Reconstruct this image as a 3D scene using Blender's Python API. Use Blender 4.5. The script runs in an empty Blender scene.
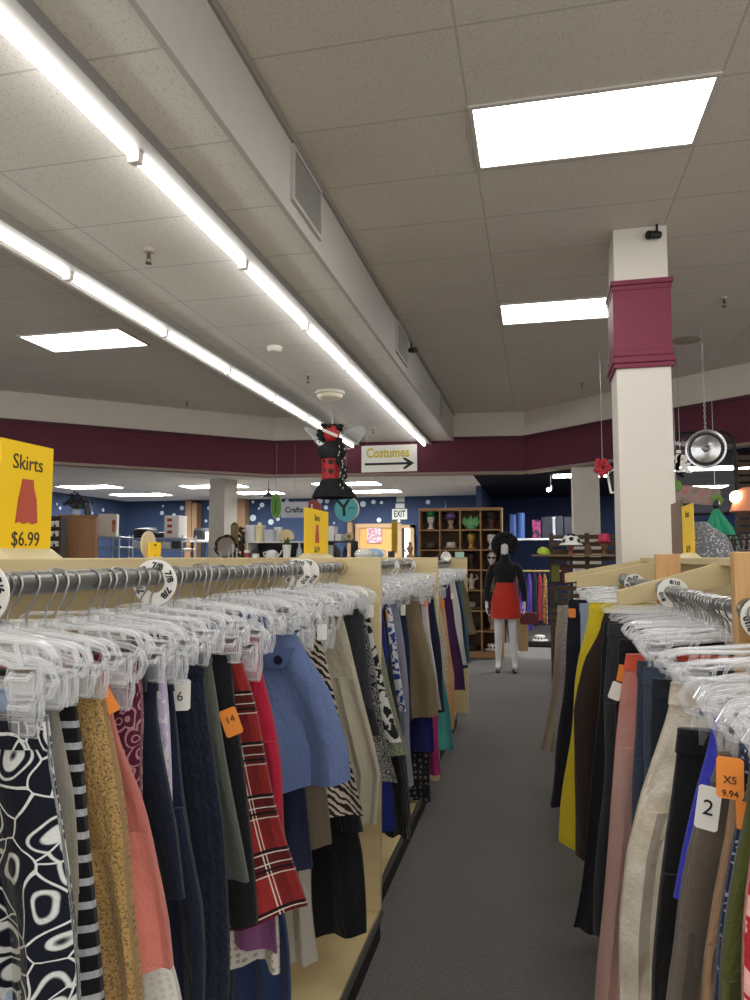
import bpy, bmesh, math, random
from mathutils import Vector, Matrix, Euler
random.seed(7)
SC = bpy.context.scene
COL = SC.collection
PI = math.pi
# ---------------------------------------------------------------- camera
F_PX, EYE = 720.0, 1.5
PITCH = math.atan(57 / 720)
YAW = math.atan(162 * math.cos(PITCH) / 720)
CR = Vector((math.cos(YAW), math.sin(YAW), 0))
CF = Vector((-math.sin(YAW) * math.cos(PITCH), math.cos(YAW) * math.cos(PITCH), math.sin(PITCH)))
CU = CR.cross(CF)
cd = bpy.data.cameras.new('camera'); cam = bpy.data.objects.new('camera', cd); COL.objects.link(cam)
cd.sensor_fit = 'VERTICAL'; cd.sensor_height = 24; cd.lens = 24 * F_PX / 1000
cd.clip_start = .05; cd.clip_end = 100
m = Matrix((CR, CU, -CF)).transposed().to_4x4(); m.translation = (0, 0, EYE); cam.matrix_world = m
SC.camera = cam
SC.view_settings.view_transform = 'Standard'; SC.view_settings.look = 'None'
SC.view_settings.exposure = .72; SC.view_settings.gamma = 1; SC.view_settings.use_curve_mapping = False
def ray(x, y): return CF + CR * (x - 375) / F_PX + CU * (500 - y) / F_PX
def atY(x, y, Y): d = ray(x, y); return d * (Y / d.y) + Vector((0, 0, EYE))
def atX(x, y, X): d = ray(x, y); return d * (X / d.x) + Vector((0, 0, EYE))
def atZ(x, y, Z): d = ray(x, y); return d * ((Z - EYE) / d.z) + Vector((0, 0, EYE))
W_ = bpy.data.worlds.new('ambient_fill'); SC.world = W_; W_.use_nodes = True  # uniform ambient fill, added to lift the dim interior
W_.node_tree.nodes['Background'].inputs[0].default_value = (1, .985, .97, 1); W_.node_tree.nodes['Background'].inputs[1].default_value = 1.0
SC.cycles.use_denoising = True; SC.cycles.transparent_max_bounces = 24; SC.cycles.max_bounces = 10; SC.cycles.diffuse_bounces = 6; SC.cycles.sample_clamp_indirect = 6
# ---------------------------------------------------------------- mesh builder
class G:
    def __init__(s): s.v = []; s.f = []; s.uv = {}
    def add(s, vs, fs):
        o = len(s.v); s.v += [Vector(p) for p in vs]; s.f += [tuple(i + o for i in f) for f in fs]; return s
    def box(s, x0, x1, y0, y1, z0, z1, M=None):
        vs = [Vector((x, y, z)) for z in (z0, z1) for x, y in ((x0, y0), (x1, y0), (x1, y1), (x0, y1))]
        if M: vs = [M @ p for p in vs]
        return s.add(vs, [(0, 3, 2, 1), (4, 5, 6, 7), (0, 1, 5, 4), (1, 2, 6, 5), (2, 3, 7, 6), (3, 0, 4, 7)])
    def cbox(s, c, sx, sy, sz, rz=0, rx=0, ry=0):
        return s.box(-sx / 2, sx / 2, -sy / 2, sy / 2, -sz / 2, sz / 2, Matrix.Translation(c) @ Euler((rx, ry, rz)).to_matrix().to_4x4())
    def bar(s, a, b, w, h, up=(0, 0, 1)):
        a, b = Vector(a), Vector(b); d = (b - a); L = d.length; d.normalize(); u = Vector(up)
        r = d.cross(u).normalized(); u = r.cross(d)
        M = Matrix((r, d, u)).transposed().to_4x4(); M.translation = a
        return s.box(-w / 2, w / 2, 0, L, -h / 2, h / 2, M)
    def loft(s, rings, cap0=True, cap1=True, closed=True):
        n = len(rings[0]); o = len(s.v)
        for r in rings: s.v += [Vector(p) for p in r]
        for i in range(len(rings) - 1):
            for j in range(n if closed else n - 1):
                k = (j + 1) % n; s.f.append((o + i * n + j, o + i * n + k, o + (i + 1) * n + k, o + (i + 1) * n + j))
        if closed and cap0: s.f.append(tuple(o + j for j in reversed(range(n))))
        if closed and cap1: s.f.append(tuple(o + (len(rings) - 1) * n + j for j in range(n)))
        return s
    def tube(s, pts, r, seg=8, closed=False):
        pts = [Vector(p) for p in pts]; n = len(pts); rings = []; prev = None
        for i, p in enumerate(pts):
            if closed: t = pts[(i + 1) % n] - pts[i - 1]
            else: t = pts[min(i + 1, n - 1)] - pts[max(i - 1, 0)]
            if t.length < 1e-9: t = Vector((0, 0, 1))
            t.normalize()
            if prev is None:
                a = Vector((0, 0, 1)) if abs(t.z) < .9 else Vector((1, 0, 0)); u = t.cross(a).normalized()
            else:
                u = prev - t * prev.dot(t)
                u = u.normalized() if u.length > 1e-6 else t.orthogonal().normalized()
            prev = u; w = t.cross(u); rr = r[i] if isinstance(r, (list, tuple)) else r
            rings.append([p + (u * math.cos(2 * PI * k / seg) + w * math.sin(2 * PI * k / seg)) * rr for k in range(seg)])
        if closed: rings.append(rings[0])
        return s.loft(rings, not closed, not closed)
    def lathe(s, prof, c=(0, 0, 0), seg=20, sx=1, sy=1, M=None):
        rings = []
        for r, z in prof:
            ring = [Vector((max(r, 1e-4) * math.cos(2 * PI * k / seg) * sx, max(r, 1e-4) * math.sin(2 * PI * k / seg) * sy, z)) for k in range(seg)]
            rings.append([(M @ p if M else p) + Vector(c) for p in ring])
        return s.loft(rings)
    def ball(s, c, rx, ry=None, rz=None, n=10, seg=16, M=None):
        ry = ry or rx; rz = rz or rx
        return s.lathe([(math.sin(PI * i / n), -math.cos(PI * i / n) * rz) for i in range(n + 1)], c, seg, rx, ry, M)
    def prism(s, poly, a, b, f):
        """poly in 2d, f(u, v, d) -> point, extruded d = a..b"""
        n = len(poly); o = len(s.v)
        s.v += [Vector(f(u, v, a)) for u, v in poly] + [Vector(f(u, v, b)) for u, v in poly]
        s.f += [tuple(o + i for i in reversed(range(n))), tuple(o + n + i for i in range(n))]
        s.f += [(o + i, o + (i + 1) % n, o + n + (i + 1) % n, o + n + i) for i in range(n)]
        return s
    def make(s, name, mat, parent=None, smooth=True, bevel=0, base=True):
        if base:
            lo = Vector([min(p[i] for p in s.v) for i in range(3)]); hi = Vector([max(p[i] for p in s.v) for i in range(3)])
            c = Vector(((lo.x + hi.x) / 2, (lo.y + hi.y) / 2, lo.z))
        else: c = Vector((0, 0, 0))
        me = bpy.data.meshes.new(name); me.from_pydata([p - c for p in s.v], [], s.f)
        if s.uv:
            ul = me.uv_layers.new(name='uv')
            for l in me.loops: ul.data[l.index].uv = s.uv.get(l.vertex_index, (0, 0))
        bm = bmesh.new(); bm.from_mesh(me); bmesh.ops.recalc_face_normals(bm, faces=bm.faces); bm.to_mesh(me); bm.free()
        me.materials.append(mat)
        if smooth:
            me.polygons.foreach_set('use_smooth', [True] * len(me.polygons))
            try: me.set_sharp_from_angle(angle=math.radians(40))
            except Exception: pass
        o = bpy.data.objects.new(name, me); COL.objects.link(o); o.location = c
        if bevel:
            b = o.modifiers.new('bevel', 'BEVEL'); b.width = bevel; b.segments = 2; b.limit_method = 'ANGLE'
        if parent: attach(o, parent)
        return o
ROOTLOC = {}
def attach(o, parent):
    o.parent = parent
    o.matrix_parent_inverse = wm(parent).inverted()
def wm(o):
    M = o.matrix_basis.copy()
    if o.parent: M = wm(o.parent) @ o.matrix_parent_inverse @ M
    return M
def tag(o, label, cat=None, group=None, kind=None):
    if label: o['label'] = label
    if cat: o['category'] = cat
    if group: o['group'] = group
    if kind: o['kind'] = kind
    return o
def thing(name, label, cat, loc=(0, 0, 0), group=None):
    o = bpy.data.objects.new(name, None); COL.objects.link(o); o.location = loc; o.empty_display_size = .1
    return tag(o, label, cat, group)
def struct(o, label=None): o['kind'] = 'structure'; o['label'] = label or o.name.replace('_', ' '); return o
def dup(root, loc=None, rz=0, label=None, group=None, sc=None):
    r = root.copy(); COL.objects.link(r)
    if loc is not None: r.location = loc
    r.rotation_euler = (0, 0, rz)
    if sc: r.scale = sc
    if label: r['label'] = label
    if group: r['group'] = group
    for ch in list(root.children):
        c = ch.copy(); COL.objects.link(c); c.parent = r; c.matrix_parent_inverse = ch.matrix_parent_inverse
        for g in list(ch.children):
            d = g.copy(); COL.objects.link(d); d.parent = c; d.matrix_parent_inverse = g.matrix_parent_inverse
    return r
def text(name, body, size, loc, right, up, mat, parent=None, align='CENTER', sx=1, bold=0):
    cu = bpy.data.curves.new(name, 'FONT'); cu.body = body; cu.size = size; cu.align_x = align; cu.align_y = 'CENTER'
    cu.extrude = .0006; cu.offset = bold; cu.resolution_u = 3
    t = bpy.data.objects.new(name, cu); COL.objects.link(t); bpy.context.view_layer.update()
    me = bpy.data.meshes.new_from_object(t.evaluated_get(bpy.context.evaluated_depsgraph_get())); me.name = name
    bpy.data.objects.remove(t); bpy.data.curves.remove(cu); me.materials.clear(); me.materials.append(mat)
    o = bpy.data.objects.new(name, me); COL.objects.link(o)
    r = Vector(right).normalized(); u = Vector(up); u = (u - r * u.dot(r)).normalized(); n = r.cross(u)
    M = Matrix((r, u, n)).transposed().to_4x4(); M.translation = Vector(loc)
    o.matrix_basis = M @ Matrix.Diagonal((sx, 1, 1, 1))
    if parent: attach(o, parent)
    return o
# ---------------------------------------------------------------- materials
def lin(c):
    if isinstance(c, str): c = [int(c[i:i + 2], 16) / 255 for i in (0, 2, 4)]
    return tuple((x / 12.92 if x <= .04045 else ((x + .055) / 1.055) ** 2.4) for x in c) + (1,)
class N:
    def __init__(s, name):
        s.m = bpy.data.materials.new(name); s.m.use_nodes = True; s.t = s.m.node_tree; s.t.nodes.clear()
        s.out = s.n('ShaderNodeOutputMaterial'); s.b = s.n('ShaderNodeBsdfPrincipled'); s.l(s.b.outputs[0], s.out.inputs[0])
    def n(s, typ, **kw):
        n = s.t.nodes.new(typ)
        for k, v in kw.items(): setattr(n, k, v)
        return n
    def l(s, a, b): s.t.links.new(a, b)
    def set(s, n, k, v):
        if hasattr(v, 'is_output'): s.l(v, n.inputs[k])
        else: n.inputs[k].default_value = v
    def math(s, op, a, b=0, c=None):
        n = s.n('ShaderNodeMath', operation=op); s.set(n, 0, a); s.set(n, 1, b)
        if c is not None: s.set(n, 2, c)
        return n.outputs[0]
    def mix(s, f, a, b):
        n = s.n('ShaderNodeMix', data_type='RGBA'); s.set(n, 0, f); s.set(n, 6, a); s.set(n, 7, b); return n.outputs[2]
    def coord(s, which='Object', scale=(1, 1, 1), loc=(0, 0, 0), rot=(0, 0, 0)):
        mp = s.n('ShaderNodeMapping'); mp.inputs[3].default_value = scale; mp.inputs[1].default_value = loc; mp.inputs[2].default_value = rot
        if which == 'Position': s.l(s.n('ShaderNodeNewGeometry').outputs['Position'], mp.inputs[0])
        else: s.l(s.n('ShaderNodeTexCoord').outputs[which], mp.inputs[0])
        return mp.outputs[0]
    def noise(s, co, scale=5, detail=3, rough=.5, dist=0, col=False):
        n = s.n('ShaderNodeTexNoise'); s.l(co, n.inputs['Vector']); n.inputs['Scale'].default_value = scale
        n.inputs['Detail'].default_value = detail; n.inputs['Roughness'].default_value = rough; n.inputs['Distortion'].default_value = dist
        return n.outputs[1 if col else 0]
    def wave(s, co, scale=5, axis='X', dist=0, prof='SIN', dscale=1, detail=2, bands=True):
        n = s.n('ShaderNodeTexWave', wave_type='BANDS' if bands else 'RINGS'); n.bands_direction = axis; n.wave_profile = prof; s.l(co, n.inputs[0])
        n.inputs['Scale'].default_value = scale; n.inputs['Distortion'].default_value = dist; n.inputs['Detail Scale'].default_value = dscale; n.inputs['Detail'].default_value = detail
        return n.outputs[1]
    def voro(s, co, scale=5, feat='F1', out=0, rand=1):
        n = s.n('ShaderNodeTexVoronoi', feature=feat); s.l(co, n.inputs['Vector']); n.inputs['Scale'].default_value = scale; n.inputs['Randomness'].default_value = rand
        return n.outputs[out]
    def ramp(s, f, stops, interp='LINEAR'):
        n = s.n('ShaderNodeValToRGB'); n.color_ramp.interpolation = interp; e = n.color_ramp.elements
        while len(e) < len(stops): e.new(.5)
        for i, (p, c) in enumerate(stops): e[i].position = p; e[i].color = c if not isinstance(c, (int, float)) else (c, c, c, 1)
        s.l(f, n.inputs[0]); return n.outputs[0]
    def bump(s, h, strength=.3, dist=.01):
        n = s.n('ShaderNodeBump'); n.inputs['Strength'].default_value = strength; n.inputs['Distance'].default_value = dist
        s.l(h, n.inputs['Height']); s.l(n.outputs[0], s.b.inputs['Normal'])
    def base(s, c, rough=.6, metal=0, spec=.5):
        s.set(s.b, 'Base Color', c); s.b.inputs['Roughness'].default_value = rough; s.b.inputs['Metallic'].default_value = metal
        s.b.inputs['Specular IOR Level'].default_value = spec
CACHE = {}
def plain(c, rough=.6, metal=0, spec=.4, var=.06, name=None):
    """painted / plastic / metal surface with a little uneven tone"""
    key = (c, rough, metal, spec)
    if key in CACHE: return CACHE[key]
    k = N(name or 'surface_' + c); b = lin(c)
    f = k.noise(k.coord('Object'), 9, 3)
    k.base(k.mix(f, tuple(x * (1 - var) for x in b[:3]) + (1,), tuple(min(1, x * (1 + var)) for x in b[:3]) + (1,)), rough, metal, spec)
    CACHE[key] = k.m; return k.m
def emit(name, c, strength):
    k = N(name); k.set(k.b, 'Base Color', (.8, .8, .8, 1)); k.b.inputs['Emission Color'].default_value = lin(c); k.b.inputs['Emission Strength'].default_value = strength
    return k.m
def wood(name, c1, c2, scale=1, rough=.5, axis='Z'):
    k = N(name); sc = {'Z': (14, 14, 1), 'Y': (14, 1, 14), 'X': (1, 14, 14)}[axis]
    co = k.coord('Object', sc)
    f = k.noise(co, 3 * scale, 4, .6, .6); kn = k.noise(k.coord('Object'), 2, 2)
    f = k.math('ADD', k.math('MULTIPLY', f, .75), k.math('MULTIPLY', kn, .25))
    k.base(k.ramp(f, [(.3, lin(c1)), (.68, lin(c2))]), rough); k.bump(f, .08, .004); return k.m
def fabric(name, c1, c2=None, kind='plain', s=1.0, rough=.9, c3=None):
    k = N(name); uv = k.coord('UV'); a = lin(c1); b = lin(c2) if c2 else a
    fine = k.noise(uv, 260, 2); soft = k.noise(uv, 7, 3)
    def shade(c, v=.16): return k.mix(soft, tuple(x * (1 - v) for x in c[:3]) + (1,), tuple(min(1, x * (1 + v)) for x in c[:3]) + (1,))
    bumpv, bs = fine, .25
    if kind == 'plain': col = shade(a)
    elif kind == 'denim':
        w = k.wave(uv, 90 * s, 'DIAGONAL'); col = k.mix(k.math('MULTIPLY', k.math('ADD', fine, w), .5), shade(a), b)
    elif kind == 'stripes':       # across the height
        w = k.math('PINGPONG', k.n_v(uv) if hasattr(k, 'n_v') else sepv(k, uv), s / 2); col = k.mix(k.math('GREATER_THAN', w, s * .34), shade(a), b)
    elif kind == 'zebra':
        w = k.wave(uv, 24 * s, 'DIAGONAL', 4, 'SIN', 1.6, 2); col = k.ramp(w, [(.46, a), (.54, b)])
    elif kind == 'swirl':
        co = k.n('ShaderNodeVectorMath', operation='ADD'); k.l(uv, co.inputs[0])
        d = k.n('ShaderNodeVectorMath', operation='SCALE'); k.l(k.noise(uv, 6 * s, 1, .5, 0, True), d.inputs[0]); d.inputs[3].default_value = .16 / s; k.l(d.outputs[0], co.inputs[1])
        v = k.voro(co.outputs[0], 9 * s)
        col = k.ramp(v, [(0, lin(c3 or '6a8fa8')), (.10, lin(c3 or '6a8fa8')), (.13, a), (.22, a), (.25, b), (.36, b), (.385, a), (.48, a), (.5, b), (.53, b), (.55, a), (1, a)])
        e = k.voro(co.outputs[0], 9 * s, 'DISTANCE_TO_EDGE'); col = k.mix(k.math('LESS_THAN', e, .018), col, b)
    elif kind == 'paisley':
        d = k.n('ShaderNodeVectorMath', operation='ADD'); k.l(uv, d.inputs[0]); dn = k.n('ShaderNodeVectorMath', operation='SCALE')
        k.l(k.noise(uv, 14, 1, .5, 0, True), dn.inputs[0]); dn.inputs[3].default_value = .06; k.l(dn.outputs[0], d.inputs[1])
        v = k.voro(d.outputs[0], 26 * s); r = k.math('FRACT', k.math('MULTIPLY', v, 4)); col = k.mix(k.math('GREATER_THAN', r, .72), shade(a), b)
    elif kind == 'plaid':
        u, v = sepu(k, uv), sepv(k, uv)
        def lines(x, per, lo, hi): f = k.math('FRACT', k.math('DIVIDE', x, per)); return k.math('MULTIPLY', k.math('GREATER_THAN', f, lo), k.math('LESS_THAN', f, hi))
        P = .11 * s; col = shade(a)
        dk = k.math('MAXIMUM', k.math('MULTIPLY', lines(u, P, .6, .8), .6), lines(v, P, .53, .87)); col = k.mix(k.math('MULTIPLY', dk, .8), col, b)
        wh = k.math('MAXIMUM', k.math('MAXIMUM', lines(u, P, .5, .52), lines(v, P, .5, .52)), k.math('MAXIMUM', k.math('MAXIMUM', lines(u, P, .56, .575), lines(v, P, .69, .71)), lines(v, P, .87, .89))); col = k.mix(wh, col, lin(c3 or 'ded8c8'))
        bl = k.math('MAXIMUM', k.math('MAXIMUM', lines(u, P, .04, .1), lines(v, P, .58, .62)), lines(v, P, .9, .95)); col = k.mix(bl, col, lin('141014'))
    elif kind == 'blotch':
        f = k.noise(uv, 48 * s, 1, .4, .5); col = k.ramp(f, [(.5, a), (.53, b)])
    elif kind == 'leaf':
        v = k.voro(k.coord('UV', (1, .6, 1), (0, 0, 0), (0, 0, .6)), 26 * s); col = k.ramp(v, [(.42, b), (.47, a)])
    elif kind == 'scribble':
        f = k.noise(uv, 30 * s, 2, .5, 2.5); r = k.math('PINGPONG', f, .06); col = k.mix(k.math('GREATER_THAN', r, .038), a, b)
    elif kind == 'tweed':
        col = k.mix(k.math('GREATER_THAN', k.noise(uv, 170 * s, 2), .52), shade(a), b); bs = .5
    elif kind == 'glitter':
        col = k.mix(k.math('GREATER_THAN', k.voro(uv, 300 * s, 'F1', 1), .76), a, b)
    elif kind == 'brocade':
        f = k.noise(uv, 260 * s, 3, .65, .5); col = k.mix(k.math('GREATER_THAN', f, .46), shade(a), b); bumpv = f; bs = .6
    elif kind == 'cord':
        w = k.wave(uv, 55 * s, 'X'); col = k.mix(w, shade(tuple(x * .75 for x in a[:3])), a); bumpv = w; bs = .6
    elif kind == 'cable':
        w = k.wave(uv, 20 * s, 'X', 6, 'SIN', 3); col = k.mix(w, tuple(x * .6 for x in a[:3]) + (1,), a); bumpv = w; bs = .8
    elif kind == 'wash':
        f = k.noise(uv, 12 * s, 4, .6); col = k.mix(k.ramp(f, [(.4, 0), (.62, 1)]), a, b)
    elif kind == 'ombre':
        f = k.n('ShaderNodeMapRange'); k.l(k.math('ADD', sepv(k, uv), k.math('MULTIPLY', sepu(k, uv), 1.2)), f.inputs[0]); f.inputs[1].default_value = c3[0]; f.inputs[2].default_value = c3[1]; col = k.mix(f.outputs[0], a, b)
    elif kind == 'dots':
        v = k.voro(uv, 34 * s, 'F1', 0, .35); col = k.ramp(v, [(.3, b), (.34, a)])
    k.base(col, rough, 0, .25 if rough > .6 else .5)
    if kind == 'glitter': k.b.inputs['Roughness'].default_value = .35
    k.b.inputs['Sheen Weight'].default_value = .15
    wr = k.noise(k.coord('UV', (1.6, .8, 1)), 14, 4, .6, .4)
    k.bump(k.math('ADD', k.math('MULTIPLY', bumpv, .12), wr), .6, .02 if bs < .5 else .03)
    return k.m
def sepu(k, uv): n = k.n('ShaderNodeSeparateXYZ'); k.l(uv, n.inputs[0]); return n.outputs[0]
def sepv(k, uv): n = k.n('ShaderNodeSeparateXYZ'); k.l(uv, n.inputs[0]); return n.outputs[1]
def ceiling_tiles(name, x0, y0, px, py, c):
    k = N(name); co = k.coord('Position'); n = k.n('ShaderNodeSeparateXYZ'); k.l(co, n.inputs[0])
    def line(x, o, p): return k.math('LESS_THAN', k.math('ABSOLUTE', k.math('SUBTRACT', k.math('FRACT', k.math('DIVIDE', k.math('SUBTRACT', x, o - p / 2), p)), .5)), .006 / p)
    g = k.math('MAXIMUM', line(n.outputs[0], x0, px), line(n.outputs[1], y0, py))
    hole = k.math('GREATER_THAN', k.noise(co, 120, 2, .6), .615); big = k.noise(co, 1.1, 2)
    a = lin(c); col = k.mix(big, tuple(x * .93 for x in a[:3]) + (1,), tuple(x * 1.05 for x in a[:3]) + (1,))
    col = k.mix(k.math('MULTIPLY', hole, .45), col, tuple(x * .45 for x in a[:3]) + (1,))
    col = k.mix(k.math('MULTIPLY', g, .4), col, tuple(x * .4 for x in a[:3]) + (1,))
    k.base(col, .95, 0, .1); k.bump(k.math('SUBTRACT', k.noise(co, 60, 2), g), .2, .004); return k.m
def rim_clear(name, c, lo, hi):
    k = N(name); k.base(lin(c), .12, 0, .8); w = k.n('ShaderNodeLayerWeight'); w.inputs[0].default_value = .42
    f = k.n('ShaderNodeMapRange'); k.l(w.outputs['Facing'], f.inputs[0]); f.inputs[3].default_value = lo; f.inputs[4].default_value = hi
    t = k.n('ShaderNodeBsdfTransparent'); x = k.n('ShaderNodeMixShader'); k.l(f.outputs[0], x.inputs[0]); k.l(t.outputs[0], x.inputs[1]); k.l(k.b.outputs[0], x.inputs[2]); k.l(x.outputs[0], k.out.inputs[0]); return k.m
def clear(name, c='eef2f6', alpha=.24, rough=.08):
    k = N(name); k.base(lin(c), rough, 0, .9); k.b.inputs['Alpha'].default_value = alpha; k.b.inputs['IOR'].default_value = 1.6; return k.m
# ---------------------------------------------------------------- shared materials
CREAM = plain('cdc6ba', .85, var=.03, name='cream_paint'); WHITE = plain('e8e6e0', .5, name='white_plastic')
MAROON = plain('561d30', .7, var=.05, name='maroon_paint'); MAROON2 = plain('74283f', .6, name='maroon_column_paint')
BLUE = plain('2e3e5c', .85, name='blue_wall_paint'); NAVYWALL = plain('1f2c4c', .85, name='navy_wall_paint')
STEEL = plain('c8c8c6', .28, 1, name='chrome'); DSTEEL = plain('8d8c88', .38, .9, name='brushed_steel')
BLACK = plain('121214', .5, name='black_plastic'); GREYW = plain('b6b1a8', .8, name='grey_pillar_paint')
PLY = wood('birch_plywood', 'c6b080', 'd6c496', .5, .55, 'Y'); PINE = wood('pine_board', 'b98a54', 'd3a871', 1, .5, 'Z'); PLYX = wood('birch_board', 'cab687', 'd8c79a', .5, .55, 'X')
BROWNW = wood('brown_cabinet_wood', '8a5a30', 'a3703f', 1, .5, 'Z'); CUBW = wood('cubby_wood', '8f6a45', 'a98055', 1, .6, 'X'); DARKW = wood('dark_wood', '2a1d14', '43301f', 1, .6, 'Z')
INK = plain('17171a', .6, name='black_ink'); PAPER = plain('efece4', .8, name='white_card'); YELLOW = plain('f0c612', .55, var=.02, name='yellow_sign_card')
ORANGE = plain('ee8f3c', .8, name='orange_card'); CLEAR = rim_clear('clear_plastic', 'f8fafc', .13, .8); RED = plain('b3262b', .6, name='red_paint')
TUBE = emit('fluorescent_tube', 'fffdf8', 6.5); PANEL = emit('troffer_diffuser', 'fffefb', 6.5); PANELB = emit('back_troffer_diffuser', 'fffefb', 26)
# ---------------------------------------------------------------- setting
k = N('ribbed_carpet'); co = k.coord('Position')
w1 = k.wave(k.coord('Position', rot=(0, 0, .5)), 34, 'Y', 2.2, 'SIN', 2.5); n1 = k.noise(co, 240, 2); n2 = k.noise(co, 1.6, 3)
w2 = k.math('ADD', k.math('MULTIPLY', w1, .55), k.math('MULTIPLY', n1, .5))
k.base(k.mix(k.math('MULTIPLY', n2, .3), k.ramp(w2, [(.25, lin('474645')), (.8, lin('949290'))]), lin('5c5a58')), .95, 0, .1); k.bump(w2, .8, .006)
struct(G().box(-14, 8, -2.5, 19, -.1, 0).make('floor', k.m), 'dark grey ribbed carpet')
CZ, BZ, LZ, TZ = 3.82, 3.37, 2.84, 3.41      # main ceiling, dropped bay, back ceiling, top of the maroon band
CEIL = ceiling_tiles('ceiling_tiles', -.31, 3.6, 1.22, .61, 'd3ccc2'); BAYT = ceiling_tiles('bay_tiles', -1.3, 3.5, 1.22, .61, 'e8e5df')
BACKT = ceiling_tiles('back_ceiling_tiles', -.2, 12, 1.22, .61, 'efebe4'); DARKT = ceiling_tiles('unlit_dark_tiles', -.2, 12, 1.22, .61, '20222c')  # costume corner tiles: the unlit room's darkness is put into the colour
struct(G().box(-10.5, 7, -2, 12.2, CZ, CZ + .1).make('ceiling', CEIL), 'tiled drop ceiling')
bx0, bx1 = -3.1, -1.29
struct(G().box(bx0, bx1, -2, 11.6, BZ, BZ + .02).make('ceiling_bay', BAYT), 'lowered ceiling bay with two light strips')
struct(G().box(bx1 - .02, bx1 + .012, -2, 11.6, BZ - .012, CZ).make('trim_1', plain('b9b6b0', .7), bevel=.004), 'right side of the lowered ceiling bay')
struct(G().box(bx0 - .012, bx0 + .02, -2, 11.6, BZ - .012, CZ).make('trim_2', plain('b9b6b0', .7), bevel=.004), 'left side of the lowered ceiling bay')
struct(G().box(bx1 + .012, bx1 + .03, -2, 11.5, CZ - .05, CZ - .004).make('trim_3', plain('8f8a82', .7)), 'narrow rail along the top of the ceiling bay')
# octagonal fascia: cream wall over a maroon band, then the lower ceiling beyond
OUT = [(-10.2, 6.25), (-7.15, 8.62), (-4.25, 11.22), (-.16, 11.62), (1.06, 10.47), (2.5, 9.25), (6.9, 5.5)]
def fascia(name, z0, z1, off, mat, label):
    for i in range(len(OUT) - 1):
        a, b = Vector((*OUT[i], 0)), Vector((*OUT[i + 1], 0)); d = (b - a).normalized(); nrm = Vector((d.y, -d.x, 0))
        e = d * .0
        g = G(); p = [a - e + nrm * off, b + e + nrm * off, b + e - nrm * .12, a - e - nrm * .12]
        g.add([(q.x, q.y, z) for z in (z0, z1) for q in p], [(0, 3, 2, 1), (4, 5, 6, 7), (0, 1, 5, 4), (1, 2, 6, 5), (2, 3, 7, 6), (3, 0, 4, 7)])
        struct(g.make(name % (i + 1), mat), label)
fascia('wall_upper_%d', TZ, CZ, 0, CREAM, 'cream upper wall above the maroon band')
fascia('wall_band_%d', LZ, TZ, .03, MAROON, 'maroon band across the shop')
fascia('trim_band_%d', TZ - .03, TZ + .015, .055, plain('451726', .6), 'maroon moulding along the band')
fascia('trim_edge_%d', LZ - .02, LZ + .02, .045, plain('8c7c70', .7), 'pale lower edge of the maroon band')
def slab(name, poly, z, mat, label): struct(G().prism(poly, z, z + .06, lambda u, v, d: (u, v, d)).make(name, mat), label)
slab('ceiling_back', [(-10.2, 6.3), (-7.15, 8.7), (-4.25, 11.3), (-.16, 11.7), (-.16, 17), (-13, 17), (-13, 6.3)], LZ, BACKT, 'lower tiled ceiling at the back')
slab('ceiling_costume', [(-.16, 11.7), (1.06, 10.55), (2.5, 9.33), (6.9, 5.6), (7, 17), (-.16, 17)], LZ, DARKT, 'ceiling over the costume corner, coloured dark as unlit')
slab('ceiling_costume_2', [(-1.0, 11.75), (-.16, 11.7), (-.16, 17), (-1.0, 17)], LZ - .004, DARKT, 'ceiling over the costume corner, coloured dark as unlit')
WB = 15.7
wall_back = struct(G().box(-9.7, -1.0, WB, WB + .1, 0, LZ).make('wall_back', BLUE), 'blue back wall with white dots')
struct(G().box(-9.8, -9.7, 5, WB + .1, 0, LZ).make('wall_left', BLUE), 'blue left wall with white dots')
struct(G().box(-1.1, -1.0, 13.6, 16.6, 0, LZ).make('wall_partition', BLUE), 'blue partition beside the costume corner')
struct(G().box(-1.0, 6.9, 16.5, 16.6, 0, LZ).make('wall_costume', NAVYWALL), 'navy wall behind the costumes')
struct(G().box(6.9, 7, 6, 16.6, 0, CZ).make('wall_right', plain('4a443c', .85)), 'dark right wall')
dots = [(60, 508, 2), (57, 504, 1.3), (87, 504, 2), (103, 510, 2), (92, 513, 1.6), (163, 506, 1.3), (162, 513, 2.3), (182, 508, 2.4), (174, 515, 2), (209, 508, 2), (206, 521, 1.6), (253, 502, 1.5), (262, 505, 2.6), (259, 508.5, 1.2), (253, 518, 3.4), (271, 522, 3), (278, 519, 2), (287, 501, 2), (320, 500.5, 3), (327, 501, 2.4), (326, 507.5, 2.2), (334, 523, 1.2), (363, 504, 3), (373.5, 502, 2.2), (381.5, 502.5, 1.6), (379, 520, 2.4), (399, 521, 1.6), (428, 502, 2.3), (425, 509.3, 1.1), (428.5, 509.3, 1.1)]
DOTM = plain('c9d6e2', .6)
for x, y, r in dots:
    if x < 110:
        c = atX(x, y, -9.7); R = r * c.y / 720; g = G().prism([(R * math.cos(i * PI / 8), R * math.sin(i * PI / 8)) for i in range(16)], 0, .006, lambda u, v, d: (c.x + d, c.y + u, c.z + v))
    else:
        c = atY(x, y, WB); R = r * 15.9 / 720; g = G().prism([(R * math.cos(i * PI / 8), R * math.sin(i * PI / 8)) for i in range(16)], 0, .006, lambda u, v, d: (c.x + u, c.y - d, c.z + v))
    g.make('wall_dot', DOTM, wall_back if x >= 110 else bpy.data.objects['wall_left'], smooth=False)
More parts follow.
